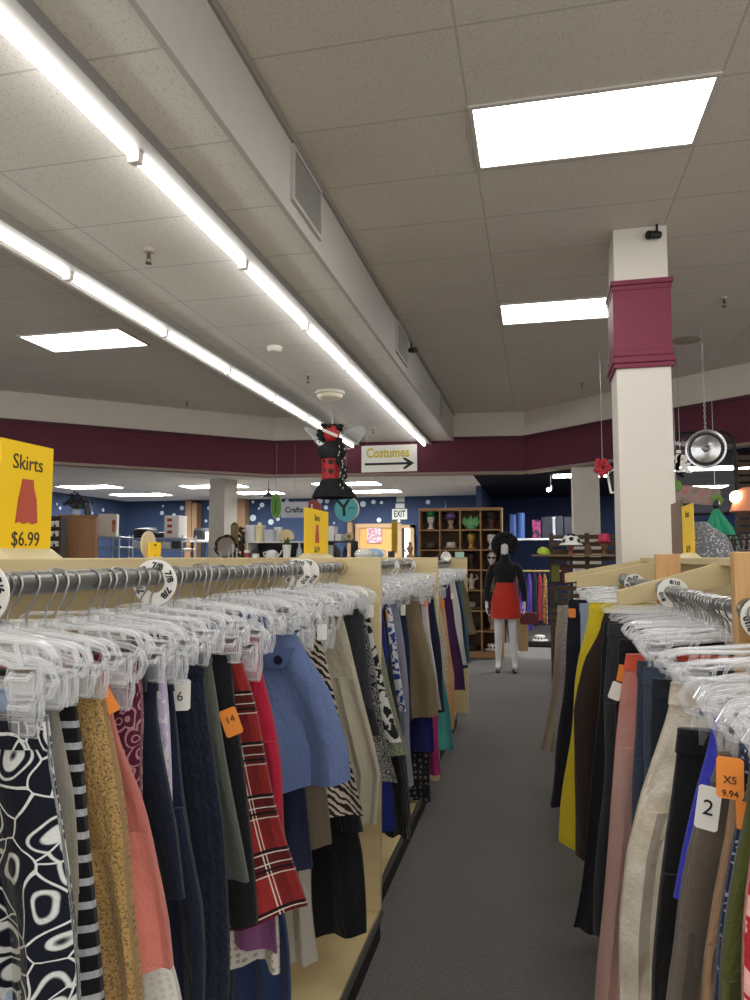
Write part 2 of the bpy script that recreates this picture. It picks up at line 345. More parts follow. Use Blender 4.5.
# main column
cx0, cx1, cy0 = .565, .925, 5.2
colm = struct(G().box(cx0, cx1, cy0, cy0 + .36, 0, CZ).make('column', plain('d6d0c6', .85, var=.02), bevel=.006), 'square cream column with a maroon collar')
def zc(y): return atY(640, y, cy0).z
for y0, y1, o in ((282, 366, .012), (280, 285, .027), (285, 290, .018), (350, 356, .018), (357, 363, .027), (363, 368, .018)):
    G().box(cx0 - o, cx1 + o, cy0 - o, cy0 + .36 + o, zc(y1), zc(y0)).make('collar', MAROON2, colm, bevel=.006)
p = atY(587, 530, 10.9)
struct(G().cbox((p.x, 11.1, LZ / 2), .38, .38, LZ, .0).make('column_back', plain('cfc9be', .85), bevel=.006), 'cream column in front of the costume corner')
p = atY(223, 520, 11.6)
struct(G().cbox((p.x, p.y, LZ / 2), .34, .34, LZ, -.28).make('column_left', GREYW, bevel=.006), 'grey pillar at the back left')
# wood door frames on the back wall
def wallrect(px0, py0, px1, py1, Y, t=.05):
    a, b = atY(px0, py0, Y), atY(px1, py1, Y); return G().box(a.x, b.x, Y - t, Y, b.z, a.z)
FR = plain('a98c68', .6)
d1 = thing('door_1', 'blank tan door panel in a wooden frame on the blue back wall', 'door', atY(375, 640, WB)); d1['kind'] = 'structure'
a, b = atY(356, 524, WB - .05), atY(400, 640, WB - .05); zt = a.z
G().box(a.x + .09, b.x - .05, WB - .08, WB - .02, 0, zt - .09).make('panel', plain('c79a5c', .7), d1)
for x in (a.x, b.x - .05): G().box(x, x + .1, WB - .12, WB - .01, 0, zt).make('frame', FR, d1)
G().box(a.x, b.x + .05, WB - .125, WB - .01, zt - .09, zt).make('lintel', FR, d1)
w1 = thing('door_2', 'bright white doorway opening beside the tan door panel', 'doorway', atY(408, 640, WB)); w1['kind'] = 'structure'
a, b = atY(402, 525, WB - .05), atY(415, 640, WB - .05)
G().box(a.x + .06, b.x - .08, WB - .06, WB - .02, 0, a.z - .06).make('pane', emit('doorway_glow', 'fff8ee', 1.2), w1)  # emissive sheet stands in for the brightness through the opening
G().box(b.x - .09, b.x, WB - .12, WB - .01, 0, a.z).make('frame', FR, w1); G().box(a.x, b.x, WB - .12, WB - .01, a.z - .07, a.z).make('lintel', FR, w1)
for i, (x0, x1, yt) in enumerate(((186.5, 190.5, 498), (193, 196, 503), (241, 244.5, 497), (348, 352, 522), (237.5, 239.5, 498))):
    a, b = atY(x0, yt, WB - .2), atY(x1, 600, WB - .2)
    struct(G().box(a.x, b.x, WB - .25, WB, 0, a.z).make('trim_%d' % (i + 10), plain('8a6c50', .6)), 'wooden post against the blue back wall')
# ---------------------------------------------------------------- ceiling lights
def troffer(x0, x1, y0, y1, z, label, group=None, em=PANEL):
    t = thing('ceiling_light', label, 'ceiling light', ((x0 + x1) / 2, (y0 + y1) / 2, z), group); f = .025
    g = G(); z0, z1 = z - .012, z + .001
    g.box(x0, x1, y0, y0 + f, z0, z1).box(x0, x1, y1 - f, y1, z0, z1).box(x0, x0 + f, y0 + f, y1 - f, z0, z1).box(x1 - f, x1, y0 + f, y1 - f, z0, z1)
    g.make('frame', plain('c8c4bc', .5), t); G().box(x0 + f, x1 - f, y0 + f, y1 - f, z - .006, z - .001).make('diffuser', em, t); return t
troffer(-.31, .91, 3.56, 4.18, CZ, 'large bright rectangular ceiling panel light nearest the camera on the right')
troffer(-.31, .91, 6.55, 7.15, CZ, 'bright ceiling panel light whose right end passes behind the column')
troffer(-5.3, -4.1, 6.4, 7.02, CZ, 'bright ceiling panel light left of the lowered bay')
for x0, y0 in ((-.31, .5), (2.1, 1.5), (3.3, 5.2), (-5.3, 3.2), (-5.3, .1)):
    troffer(x0, x0 + 1.22, y0, y0 + .61, CZ, 'rectangular ceiling panel light out of view overhead', 'overhead panel lights')
for px, py, L, lab in ((55, 486, 1.15, 'leftmost flat panel light on the low back ceiling'), (108, 494, 1.25, 'flat panel light low over the wire racks at back left'), (178, 485.5, 1.25, 'flat panel light on the back ceiling just left of the grey pillar'),
                       (232, 492, 1.0, 'flat panel light on the back ceiling just right of the grey pillar'), (310, 483, 1.25, 'flat panel light on the back ceiling behind the ladybug costume'), (345, 490.5, 1.1, 'flat panel light on the back ceiling above the teal round sign')):
    a = atZ(px, py, LZ); troffer(a.x, a.x + L, a.y - .05, a.y + .55, LZ, lab, None, PANELB)
for px, py, L, lab in ((552, 474, 1.1, 'panel light on the dark ceiling behind the second cream column'), (664, 467, 1.3, 'panel light on the dark ceiling behind the hanging hubcap'), (668, 486, 1.1, 'lower panel light on the dark ceiling right of the main column')):
    a = atZ(px, py, LZ); troffer(a.x, a.x + L, a.y - .05, a.y + .55, LZ, lab, None, PANELB)
def strip(x, ys, label):
    t = thing('strip_light', label, 'strip light', (x, ys[0], BZ))
    G().box(x - .035, x + .075, ys[0] - 1.2, ys[-1] + 1.2, BZ - .058, BZ - .001).make('housing', plain('8f8d89', .5), t, bevel=.004)
    for i in range(len(ys) - 1):
        if i: G().box(x - .056, x + .0, ys[i] - .02, ys[i] + .02, BZ - .112, BZ - .05).make('lamp_holder', WHITE, t, bevel=.003)
        G().tube([(x - .028, ys[i] + .03, BZ - .084), (x - .028, ys[i + 1] - .03, BZ - .084)], .019, 10).make('fluorescent_tube', TUBE, t)
y = [2.79 + 1.22 * i for i in range(-3, 8)]; strip(-1.70, y, 'right fluorescent strip of the lowered bay, nearer the white ductwork side')
y = [3.93 + 1.22 * i for i in range(-4, 7)]; strip(-2.86, y, 'left fluorescent strip of the lowered bay, ending above the ladybug costume')
# vents on the right side of the bay
def vent(c0, c1, z0, z1, label):
    X = bx1 + .012; t = thing('air_vent', label, 'vent', (X, (c0 + c1) / 2, z0)); f = .025
    g = G(); g.box(X, X + .02, c0, c1, z0, z0 + f).box(X, X + .02, c0, c1, z1 - f, z1).box(X, X + .02, c0, c0 + f, z0 + f, z1 - f).box(X, X + .02, c1 - f, c1, z0 + f, z1 - f)
    g.make('frame', plain('b4b0a8', .5), t); G().box(X, X + .004, c0 + f, c1 - f, z0 + f, z1 - f).make('duct_shade_sheet', plain('2b2a29', .8), t)  # flat dark sheet stands in for the shade inside the duct
    n = 11; g = G()
    for i in range(n): yy = c0 + f + (c1 - c0 - 2 * f) * (i + .5) / n; g.cbox((X + .01, yy, (z0 + z1) / 2), .016, .006, z1 - z0 - 2 * f, .5)
    g.make('slats', plain('8f8c86', .5), t)
a, b = atX(288.5, 147, bx1), atX(317.5, 200, bx1); vent(a.y, b.y, BZ + .07, CZ - .06, 'large air vent on the side of the ceiling bay, nearest the camera')
a, b = atX(394, 325, bx1), atX(405, 345, bx1); vent(a.y, b.y, BZ + .07, CZ - .06, 'air vent on the side of the bay beside the small black camera')
a, b = atX(437, 395, bx1), atX(441, 410, bx1); vent(a.y, b.y, BZ + .07, CZ - .06, 'farthest air vent on the side of the ceiling bay')
def sprinkler(px, py, z, label):
    p = atZ(px, py, z); t = thing('fire_sprinkler', label, 'sprinkler', p)
    G().lathe([(0, 0), (.034, 0), (.03, -.02), (.016, -.024), (0, -.024)], p, 14).make('escutcheon', plain('b0a698', .5), t)
    g = G().tube([p + Vector((0, 0, -.02)), p + Vector((0, 0, -.055))], .011, 8); g.lathe([(0, 0), (.02, 0), (.02, -.004), (0, -.004)], p + Vector((0, 0, -.088)), 12)
    for s in (-1, 1): g.tube([p + Vector((s * .009, 0, -.05)), p + Vector((s * .014, 0, -.07)), p + Vector((0, 0, -.088))], .003, 6)
    g.make('head', plain('6b5a48', .4, .7), t)
sprinkler(149, 249, BZ, 'brass fire sprinkler between the two strips, nearest the camera'); sprinkler(308, 374, BZ, 'fire sprinkler beside the round emergency fitting'); sprinkler(373, 427, BZ, 'farthest fire sprinkler in the lowered bay, above the maroon band')
sprinkler(187, 401, CZ, 'small fire sprinkler on the ceiling left of the bay'); sprinkler(724, 297, CZ, 'fire sprinkler on the ceiling right of the column'); sprinkler(582, 381, CZ, 'small fire sprinkler on the ceiling left of the column')
p = atZ(274.5, 347, BZ); t = tag(G().lathe([(0, 0), (.07, 0), (.07, -.02), (.05, -.045), (0, -.05)], p, 20).make('smoke_detector', WHITE), 'small white smoke detector on the lowered bay ceiling', 'smoke detector')
p = atZ(330, 392, BZ); t = thing('dome_light', 'round cream dome fitting on the bay ceiling near the ladybug costume', 'ceiling fitting', p)
G().lathe([(0, 0), (.17, 0), (.17, -.03), (.15, -.035), (0, -.035)], p, 28).make('base_ring', plain('d8d3c4', .5), t); G().lathe([(.15, -.03), (.13, -.07), (.07, -.09), (0, -.093)], p, 28).make('dome', plain('efe8cf', .4), t)
p = atZ(686, 340, CZ); tag(G().lathe([(0, 0), (.16, 0), (.16, -.006), (.14, -.012), (0, -.014)], p, 28).make('ceiling_speaker', plain('9c9284', .7)), 'flat round ceiling speaker right of the column', 'ceiling speaker')
def seccam(p, d, label):
    p = Vector(p); d = Vector(d).normalized(); t = thing('security_camera', label, 'camera', p)
    G().tube([p + Vector((0, 0, .05)), p + Vector((0, 0, 0)), p + d * .03 + Vector((0, 0, -.02))], .008, 8).make('bracket', BLACK, t)
    q = p + d * .03 + Vector((0, 0, -.035)); G().tube([q - d * .05, q + d * .05], [.026, .03], 12).make('body', BLACK, t)
    G().tube([q + d * .05, q + d * .058], .02, 12).make('lens', plain('2c2f38', .1), t)
p = atY(657, 230, cy0 - .02); seccam(p, (-.8, -.5, -.15), 'small black security camera at the top of the cream column')
p = atX(411, 347, bx1 + .05); seccam(p, (.7, -.7, -.2), 'small black security camera on the side of the ceiling bay')
p = atZ(603, 360, CZ); 
# ---------------------------------------------------------------- clothes racks
LRX, LRZ, RRX, RRZ, RR = -.785, 1.459, .465, 1.381, .019
def left_rack(y0, y1, label, last=False, dx=-.625):
    t = thing('clothes_rack', label, 'clothes rack', (-1.2, (y0 + y1) / 2, 0), 'birch plywood double racks left of the aisle')
    G().box(-1.155, -1.125, y0 + .03, y1 - .03, .12, 1.467).make('center_panel', PLY, t, bevel=.002)
    G().box(-1.27, -1.01, y0 + .031, y1 - .031, 1.467, 1.497).make('top_board', PLY, t, bevel=.003)
    for y in ([y0, y1 - .03] if last or y0 < 1 else [y1 - .03]):
        G().prism([(-1.76, .11), (-.62, .11), (-.62, 1.497), (-1.76, 1.497)], y, y + .03, lambda u, v, d: (u, d, v)).make('end_panel', PLYX, t, bevel=.003)
    G().box(-1.78, dx, y0, y1, .105, .122).make('deck', PLY, t, bevel=.002)
    G().box(-1.75, dx - .002, y0, y1, .001, .105).make('kick_board', BLACK, t)
    G().box(dx, dx + .01, y0, y1, .095, .126).make('edge_strip', DSTEEL, t)
    G().tube([(LRX, y0 + .03, LRZ), (LRX, y1 - .03, LRZ)], RR, 16).make('hang_rail', DSTEEL, t)
    for y, s in ((y0 + .03, 1), (y1 - .03, -1)):
        G().tube([(LRX, y, LRZ), (LRX, y + s * .02, LRZ)], .03, 16).make('rail_socket', plain('c2a878', .5), t)
left_rack(.4, 2.89, 'birch clothes rack on the left nearest the camera, under the Skirts sign')
left_rack(2.89, 4.6, 'middle birch clothes rack on the left, past the first end panel', dx=-.68)
left_rack(4.6, 6.6, 'farthest birch clothes rack on the left, ending near the mannequin', True, -.72)
t = thing('clothes_rack', 'pine and birch clothes rack right of the aisle with slanted arms', 'clothes rack', (.75, 2.7, 0))
RY0, RY1 = .35, 5.08
G().box(.78, .81, RY0, RY1, .12, 1.467).make('center_panel', PLY, t, bevel=.002)
G().box(.67, .92, RY0, RY1, 1.467, 1.497).make('top_board', PLY, t, bevel=.003)
G().box(.3, 1.3, RY0, RY1, .09, .108).make('deck', PLY, t); G().box(.32, 1.28, RY0 + .01, RY1 - .01, .001, .09).make('kick_board', BLACK, t)
G().tube([(RRX, RY0, RRZ), (RRX, RY1, RRZ)], RR, 16).make('hang_rail', DSTEEL, t)
for y in (1.8, 2.98, 4.25, 5.05):
    x0 = .437 if y < 2 else .447
    G().box(x0, x0 + .09, y - .02, y + .02, .1, 1.512 if y < 3.5 else 1.44).make('post', PINE, t, bevel=.003)
    if y > 2:
        a = .30 if y < 3 else (.215 if y < 5 else .18)
        G().prism([(a, 1.37 + .02 * (y > 3.5)), (.706, 1.49), (.706, 1.40), (.54, 1.35), (a, 1.31 + .02 * (y > 3.5))], y - .042, y - .022, lambda u, v, d: (u, d, v)).make('slanted_arm', PLYX, t, bevel=.002)
    G().tube([(RRX, y - .05, RRZ), (RRX, y - .02, RRZ)], .028, 14).make('rail_socket', DSTEEL, t)
# ---------------------------------------------------------------- size rings on the rails
def size_ring(x, y, z, s, label, rz=0, R=.048, tilt=0):
    t = thing('size_ring', label, 'size ring', (x, y, z)); M = Matrix.Translation((x, y, z - .012)) @ Euler((0, tilt, rz)).to_matrix().to_4x4()
    n = 28; g = G(); vs = []
    for d in (-.0015, .0015):
        for rr in (R, .022): vs += [M @ Vector((rr * math.cos(2 * PI * i / n), d, rr * math.sin(2 * PI * i / n))) for i in range(n)]
    fs = []
    for i in range(n):
        j = (i + 1) % n; fs += [(i, j, n + j, n + i), (2 * n + i, 3 * n + i, 3 * n + j, 2 * n + j), (i, 2 * n + i, 2 * n + j, j), (n + i, n + j, 3 * n + j, 3 * n + i)]
    g.add(vs, fs).make('disc', PAPER, t)
    for a in (60, 180, 300, 0, 120):
        if len(s) > 3 and a in (0, 120): continue
        a = math.radians(a + 20); o = Vector((math.cos(a), 0, math.sin(a)))
        text('size_print', s, .019, M @ (o * R * .7 + Vector((0, -.003, 0))), M.to_3x3() @ Vector((math.sin(a), 0, -math.cos(a))), M.to_3x3() @ o, INK, t, bold=.0006)
size_ring(LRX, 1.385, LRZ, '7/8', 'white round 7/8 size ring on the left rail', .1)
size_ring(LRX, .893, LRZ, '5/6', 'white round 5/6 size ring at the left edge of the picture', .1)
size_ring(LRX, 2.4, LRZ, '9/10', 'white size ring on the left rail near the first end panel', .15)
size_ring(LRX, 2.31, LRZ, '9/10', 'white size ring just in front of the one near the first end panel', .35)
size_ring(LRX, 3.9, LRZ, '11/12', 'white size ring in the middle of the second left rail', .2)
size_ring(LRX, 4.45, LRZ, '13/14', 'white size ring at the far end of the second left rail', .2)
size_ring(RRX, 2.72, RRZ + .004, '8/10', 'white size ring behind the row of hooks on the right rail', -.1, .053)
size_ring(RRX, 3.75, RRZ, '6/8', 'white size ring on the right rail behind the pine post', -.1)
size_ring(RRX, 4.5, RRZ, '4/6', 'farthest white size ring on the right rail', -.1)
size_ring(RRX + .008, 1.7, RRZ, '8/10', 'white size ring against the near pine post at the right edge', 0)
# ---------------------------------------------------------------- hangers
WIRE = plain('a9a9a8', .3, .95, name='hook_wire')
def make_hanger():
    t = thing('clip_hanger', 'clear hanger', 'hanger', (0, 0, 0), 'clear clip hangers')
    pts = [(-.021 * math.cos(a) , 0, .021 * math.sin(a) - .019 + .019) for a in [PI * i / 10 for i in range(-1, 11)]]
    pts = [(.022 * math.cos(PI - PI * 1.15 * i / 12), 0, .022 * math.sin(PI - PI * 1.15 * i / 12)) for i in range(13)]
    pts = [Vector(p) for p in pts] + [Vector((.014, 0, -.03)), Vector((.004, 0, -.045)), Vector((0, 0, -.06)), Vector((0, 0, -.088))]
    G().tube(pts, .0021, 6).make('hook', WIRE, t)
    g = G(); L = .168
    g.cbox((0, 0, -.088), .034, .012, .03)
    bar = [(0, 0, -.082), (.06, 0, -.09), (L - .03, 0, -.098), (L - .008, 0, -.107), (L, 0, -.125), (L - .008, 0, -.145), (L - .03, 0, -.152), (.09, 0, -.132), (0, 0, -.118)]
    bar = bar + [(-x, y, z) for x, y, z in reversed(bar[1:-1])]
    g.tube(bar, .0052, 6, True)
    for s in (-1, 1): g.bar((s * .06, 0, -.09), (s * .075, 0, -.128), .006, .004); g.bar((s * .11, 0, -.096), (s * .12, 0, -.14), .006, .004)
    g.make('body', CLEAR, t)
    for s in (-1, 1):
        g = G(); x = s * .128
        g.tube([(x - .022, -.004, -.142), (x + .022, -.004, -.142), (x + .024, -.006, -.17), (x + .018, -.007, -.196), (x - .018, -.007, -.196), (x - .024, -.006, -.17)], .0042, 6, True)
        g.cbox((x, .007, -.176), .036, .0035, .044); g.cbox((x, -.009, -.174), .034, .0035, .042)
        g.tube([(x - .014, -.006, -.15), (x - .014, -.02, -.158), (x + .014, -.02, -.158), (x + .014, -.006, -.15)], .004, 6)
        c = g.make('clip', CLEAR, t)
        G().cbox((x, 0, -.148), .03, .014, .007).make('spring', WIRE, c)
    return t
HANGER = [make_hanger(), 0]
def hang(x, y, z, rz, label, sz=1, sx=1):
    o = HANGER[0]
    if HANGER[1]: o = dup(o, sc=(sx, 1, sz))
    HANGER[1] += 1
    o.location = (x, y, z); o.rotation_euler = (0, random.uniform(-.05, .05), rz); o.scale = (sx, 1, sz); o['label'] = label; return o
# ---------------------------------------------------------------- garments
def interp(pts, z):
    if z >= pts[0].z: return pts[0].x
    for a, b in zip(pts, pts[1:]):
        if b.z <= z <= a.z:
            t = (a.z - z) / max(a.z - b.z, 1e-6); return a.x + (b.x - a.x) * t
    return pts[-1].x
def spow(v, e): return math.copysign(abs(v) ** e, v)
HUNG = {'L': [], 'R': []}
def garment(name, label, cat, mat, Y, edge, side='L', w=(.27, .32), th=.015, fold=.014, nf=3, legs=False, band=True, bandmat=None, tags=(), drop=0, yaw=0, hemfold=None, z1=None, rz=None):
    if side == 'L': Y *= .915
    E3 = [atY(px, py, Y) for px, py in edge]
    E3.sort(key=lambda p: -p.z)
    zt, zb = E3[0].z, max(E3[-1].z, .14)
    if z1: zb = z1
    sg = -1 if side == 'L' else 1; ph = random.uniform(0, 6); ph2 = random.uniform(0, 6); a1, a2 = random.uniform(5, 9), random.uniform(11, 17)
    def ring(z, xe, ww, t, f, dY=0, drp=0, N=40):
        r = []; 
        for k in range(N):
            a = 2 * PI * k / N; cu = spow(math.cos(a), .8); sv = spow(math.sin(a), .65)
            s = (1 - cu) / 2                      # 0 at the aisle edge
            x = xe + sg * ww * s
            y = Y + dY + yaw * ww * s + t * sv + f * fold * math.sin(nf * PI * s * 2 + ph + .6 * f) + .005 * math.sin(z * a2 + s * 7 + ph2) * min(1, f * 4) + .007 * math.sin(z * a1 - s * 4 + ph) * f
            x += sg * .006 * math.sin(z * a1 * 1.3 + ph2) * min(1, 3 * f)
            r.append((Vector((x, y, z - drp * s)), (sg * ww * s + (0 if sv < 0 else .37), z)))
        return r
    def tube(g, za, zb_, fx, fw, ft, M, dY=0, fdrop=0, cap0=True, cap1=False):
        rings = []; o = len(g.v)
        for i in range(M + 1):
            q = i / M; z = za + (zb_ - za) * q; f = (zt - z) / max(zt - zb, .01)
            R = ring(z, fx(z, f), fw(f), ft(f), max(0.02, f), dY, drop * f if fdrop else 0); rings.append(R)
        for i, R in enumerate(rings):
            for j, (p, u) in enumerate(R): g.uv[o + i * len(R) + j] = u
        g.loft([[p for p, u in R] for R in rings], cap0, cap1)
    W = lambda f: w[0] + (w[1] - w[0]) * f ** .8
    T = lambda f: th * (.55 + .45 * min(1, f * 4))
    X = lambda z, f: interp(E3, z)
    g = G()
    if legs:
        zc_ = zt - .27
        tube(g, zt, zc_ - .02, X, W, T, 8)
        tube(g, zc_ + .03, zb, X, lambda f: W(f) * (.62 - .06 * f), lambda f: th * 1.15, 18, -.004, 0, True, False)
        tube(g, zc_ + .03, zb + .03, lambda z, f: interp(E3, z) + sg * W(f) * (.44 + .04 * f), lambda f: W(f) * (.56 - .06 * f), lambda f: th * 1.1, 18, .012, 0, True, False)
    else:
        tube(g, zt, zb, X, W, T, 22, 0, 1)
    o = g.make(name, mat); tag(o, label, cat, None)
    if band:
        b = G(); n = 6; rings = []; oo = 0
        for i in range(n + 1):
            z = zt + .003 - .042 * i / n; f = max(0, (zt - z) / max(zt - zb, .01)); R = ring(z, interp(E3, z) - sg * .003, W(f) + .006, T(f) + .004, max(.02, f))
            for j, (p, u) in enumerate(R): b.uv[len(b.v) + j] = u
            rings.append([p for p, u in R]); 
            for j, (p, u) in enumerate(R): b.uv[i * len(R) + j] = (u[0], u[1] + .5)
        b.loft(rings, True, False); b.make('waistband', bandmat or mat, o)
    for tg in tags: price_tag(o, Y, *tg)
    HUNG[side].append((Y, zt, label))
    return o
def price_tag(o, Y, px, py, wpx, hpx, mat, lines=(), roll=0, gap=.03):
    c = atY(px, py, Y - gap); s = (c - Vector((0, 0, EYE))).length / F_PX * .96
    d = Vector((0, 0, EYE)) - c; d.z = 0; d.normalize(); r = Vector((-d.y, d.x, 0)); u = Vector((0, 0, 1))
    ca, sa = math.cos(roll), math.sin(roll); r2 = r * ca + u * sa; u2 = u * ca - r * sa
    M = Matrix((r2, u2, d)).transposed().to_4x4(); M.translation = c
    w, h = wpx * s / 2, hpx * s / 2
    k = min(w, h) * .22; poly = [(-w + k, -h), (w - k, -h), (w, -h + k), (w, h - k), (w - k, h), (-w + k, h), (-w, h - k), (-w, -h + k)]
    t = G().prism(poly, 0, .0012, lambda a, b, e: M @ Vector((a, b, e))).make('price_tag', mat, o, smooth=False)
    for body, fx, fy, fs in lines:
        text('tag_print', body, fs * h * 2, M @ Vector((fx * w, fy * h, .002)), r2, u2, INK, t)
    return t
WT, OT = PAPER, ORANGE
F = fabric
DEN = F('blue_denim', '5f7fae', '8aa3c8', 'denim')
L = lambda *a, **k: garment(*a, side='L', **k)
R = lambda *a, **k: garment(*a, side='R', **k)
# ---- left rail, nearest first
L('skirt', 'navy and white swirl print skirt at the left edge of the picture', 'skirt', F('swirl_print', '0f1322', 'dcdfdc', 'swirl', 1.7), .925, [(46, 718), (52, 790), (60, 880), (69, 970), (73, 1040)], w=(.27, .36), fold=.03, band=True)
L('trousers', 'pale blue denim trousers behind the swirl print skirt', 'trousers', F('pale_blue_denim', '9db4d2', 'b7c9e0', 'denim'), .975, [(37, 692), (46, 740), (55, 800), (62, 900), (65, 1010)], legs=True)
L('trousers', 'stone beige trousers left of the black and white striped skirt', 'trousers', F('stone_cotton', 'a09a8c'), 1.01, [(52, 684), (59, 720), (70, 800), (74, 900), (73, 1020)], legs=True)
L('skirt', 'black knit skirt with thin white stripes', 'skirt', F('striped_knit', '121215', 'b9bcc0', 'stripes', .031), 1.045, [(72, 672), (77, 710), (83, 760), (88, 830), (95, 920), (99, 1020)], band=False, fold=.008)
L('trousers', 'gold brocade trousers beside the striped skirt', 'trousers', F('gold_brocade', '6f5630', 'ae8a4c', 'brocade', 1, .6), 1.09, [(101, 680), (108, 720), (119, 790), (131, 860), (150, 960), (157, 1040)], legs=True, th=.026, band=False)
L('trousers', 'coral pink trousers hanging behind the gold brocade pair', 'trousers', F('coral_cotton', 'cb7a6c'), 1.135, [(107, 672), (112, 700), (120, 735), (141, 800), (152, 870), (164, 930), (170, 968)], legs=True, tags=[(109, 702, 12, 22, OT, (), .5)])
L('skirt', 'white eyelet skirt whose hem shows below the coral trousers', 'skirt', F('white_eyelet', 'd9d5cd', 'cac5bd', 'dots', 3), 1.165, [(104, 690), (129, 800), (158, 930), (175, 985), (180, 1010)], band=False)
L('skirt', 'burgundy paisley skirt right of the coral trousers', 'skirt', F('burgundy_paisley', '5d2037', 'b98a94', 'paisley'), 1.2, [(139, 655), (141, 700), (143, 760), (147, 860), (150, 900)], band=False, fold=.01)
L('skirt', 'plain dark navy skirt right of the paisley skirt', 'skirt', F('dark_navy', '161c2e'), 1.265, [(156, 668), (159, 720), (168, 770), (180, 830), (188, 897)], fold=.012)
L('skirt', 'lavender and white print skirt, only a sliver showing beside the textured navy one', 'skirt', F('lavender_print', 'c6bcd6', 'e2dfe6', 'blotch'), 1.32, [(166, 664), (168, 700), (171, 740), (176, 800)], band=False)
L('trousers', 'blue jeans hanging low behind the plain dark navy skirt', 'trousers', F('mid_navy_jeans', '131a30'), 1.36, [(170, 670), (185, 780), (200, 900), (205, 1010)], legs=True)
L('skirt', 'textured navy cable knit skirt with a white size 6 card', 'skirt', F('navy_cable', '1a2134', None, 'cable'), 1.45, [(203, 655), (206, 690), (215, 750), (222, 840), (225, 930), (226, 1010)], w=(.3, .33), fold=.01, tags=[(180, 695, 20, 30, WT, [('6', 0, -.1, .42)])])
L('skirt', 'grey green skirt with a frayed hem beside the navy knit skirt', 'skirt', F('grey_green', '5b6159'), 1.53, [(208, 642), (212, 665), (223, 730), (236, 800), (251, 877)], drop=.05)
L('skirt', 'black velvet skirt with an orange tag in front of the plaid', 'skirt', F('black_velvet', '14151a'), 1.6, [(231, 655), (235, 700), (242, 770), (250, 850), (256, 925)], band=False, tags=[(231, 722, 17, 27, OT, [('14', 0, .2, .35)], .35)])
L('skirt', 'long red tartan skirt with white and black lines', 'skirt', F('red_tartan', '9a2c29', '421316', 'plaid'), 1.67, [(236, 632), (238, 650), (252, 700), (270, 780), (285, 840), (294, 875), (303, 910)], w=(.26, .4), drop=.1, fold=.026, nf=2)
L('skirt', 'purple skirt with a white lace hem under the tartan', 'skirt', F('purple_satin', '84487f', None, 'plain', 1, .5), 1.73, [(238, 660), (255, 760), (273, 860), (282, 950)], w=(.26, .28), band=False)
L('skirt', 'white lace petticoat showing under the purple skirt', 'petticoat', F('white_lace', 'dcd6cc', 'a79f98', 'dots', 2), 1.76, [(240, 670), (258, 780), (276, 890), (284, 968)], w=(.26, .3), band=False, fold=.03)
L('trousers', 'crimson trousers between the tartan and the chambray skirt', 'trousers', F('crimson_cotton', 'b5213c'), 1.81, [(257, 638), (261, 665), (270, 715), (279, 770), (284, 830), (288, 850)], legs=True)
L('trousers', 'dark blue jeans hanging low under the purple skirt', 'trousers', F('dark_indigo', '1d2c4e', '2b3d63', 'denim'), 1.87, [(258, 640), (272, 760), (284, 880), (289, 940), (291, 1010)], legs=True)
o = L('skirt', 'wide blue chambray skirt with a dark button', 'skirt', F('chambray', '52648f', '7081a8', 'denim', 1.4), 2.06, [(284, 616), (292, 626), (306, 655), (326, 690), (345, 745), (349, 780)], w=(.28, .36), drop=.075, fold=.026, nf=2.5, band=True)
p = atY(278, 660, 2.06 * .915 - .03); G().lathe([(0, -.003), (.012, -.003), (.013, 0), (.011, .004), (0, .003)], p, 16, M=Euler((PI / 2, 0, 0)).to_matrix()).make('button', plain('1a2136', .4), o)
a = [atY(x, y, 2.06 * .915 - .026) for x, y in ((262, 645), (296, 648), (284, 668), (266, 669))]
G().add(a + [q + Vector((0, -.004, 0)) for q in a], [(0, 1, 2, 3), (7, 6, 5, 4), (0, 4, 5, 1), (1, 5, 6, 2), (2, 6, 7, 3), (3, 7, 4, 0)]).make('pocket_flap', F('chambray_flap', '4e608b', '6a7ba2', 'denim'), o)
L('skirt', 'dark indigo skirt showing under the left side of the chambray skirt', 'skirt', F('indigo_skirt', '22273f'), 2.12, [(292, 640), (300, 740), (308, 830), (311, 868)], w=(.26, .3), band=False)
L('skirt', 'brown suede skirt showing under the chambray skirt', 'skirt', F('brown_suede', '6d6152'), 2.18, [(300, 640), (315, 740), (328, 800), (333, 845)], w=(.26, .3), band=False, drop=.05)
L('trousers', 'off white trousers hanging low under the brown suede skirt', 'trousers', F('off_white', 'bdb8ab'), 2.24, [(298, 640), (305, 740), (312, 850), (316, 963)], legs=True, w=(.27, .27))
L('skirt', 'zebra print skirt right of the chambray skirt', 'skirt', F('zebra_print', '2b211b', 'cdbfae', 'zebra'), 2.34, [(318, 622), (322, 640), (336, 690), (349, 745), (357, 785), (363, 815)], w=(.27, .34), band=False, drop=.02, tags=[(322, 632, 10, 16, WT)])
L('skirt', 'fringed black skirt with white fringe below the zebra print', 'skirt', F('fringe', '17171a', 'c9c5bd', 'cord', .35), 2.4, [(318, 640), (340, 740), (358, 800), (363, 833)], w=(.27, .34), band=False)
L('skirt', 'long black skirt reaching the deck below the zebra print skirt', 'skirt', F('long_black', '111114'), 2.46, [(322, 640), (346, 760), (361, 850), (364, 935)], w=(.27, .34), band=False, fold=.018, nf=3, drop=.04)
L('trousers', 'cream cotton trousers right of the zebra print skirt', 'trousers', F('cream_cotton', 'b5ad98'), 2.63, [(339, 606), (345, 625), (360, 680), (375, 740), (382, 775), (377, 822)], legs=True, w=(.27, .28))
L('skirt', 'black denim skirt with embroidered pocket beside the cream trousers', 'skirt', F('black_denim', '25272c', '34373d', 'denim'), 2.84, [(357, 604), (361, 620), (366, 660), (372, 700), (375, 708)], w=(.27, .3))
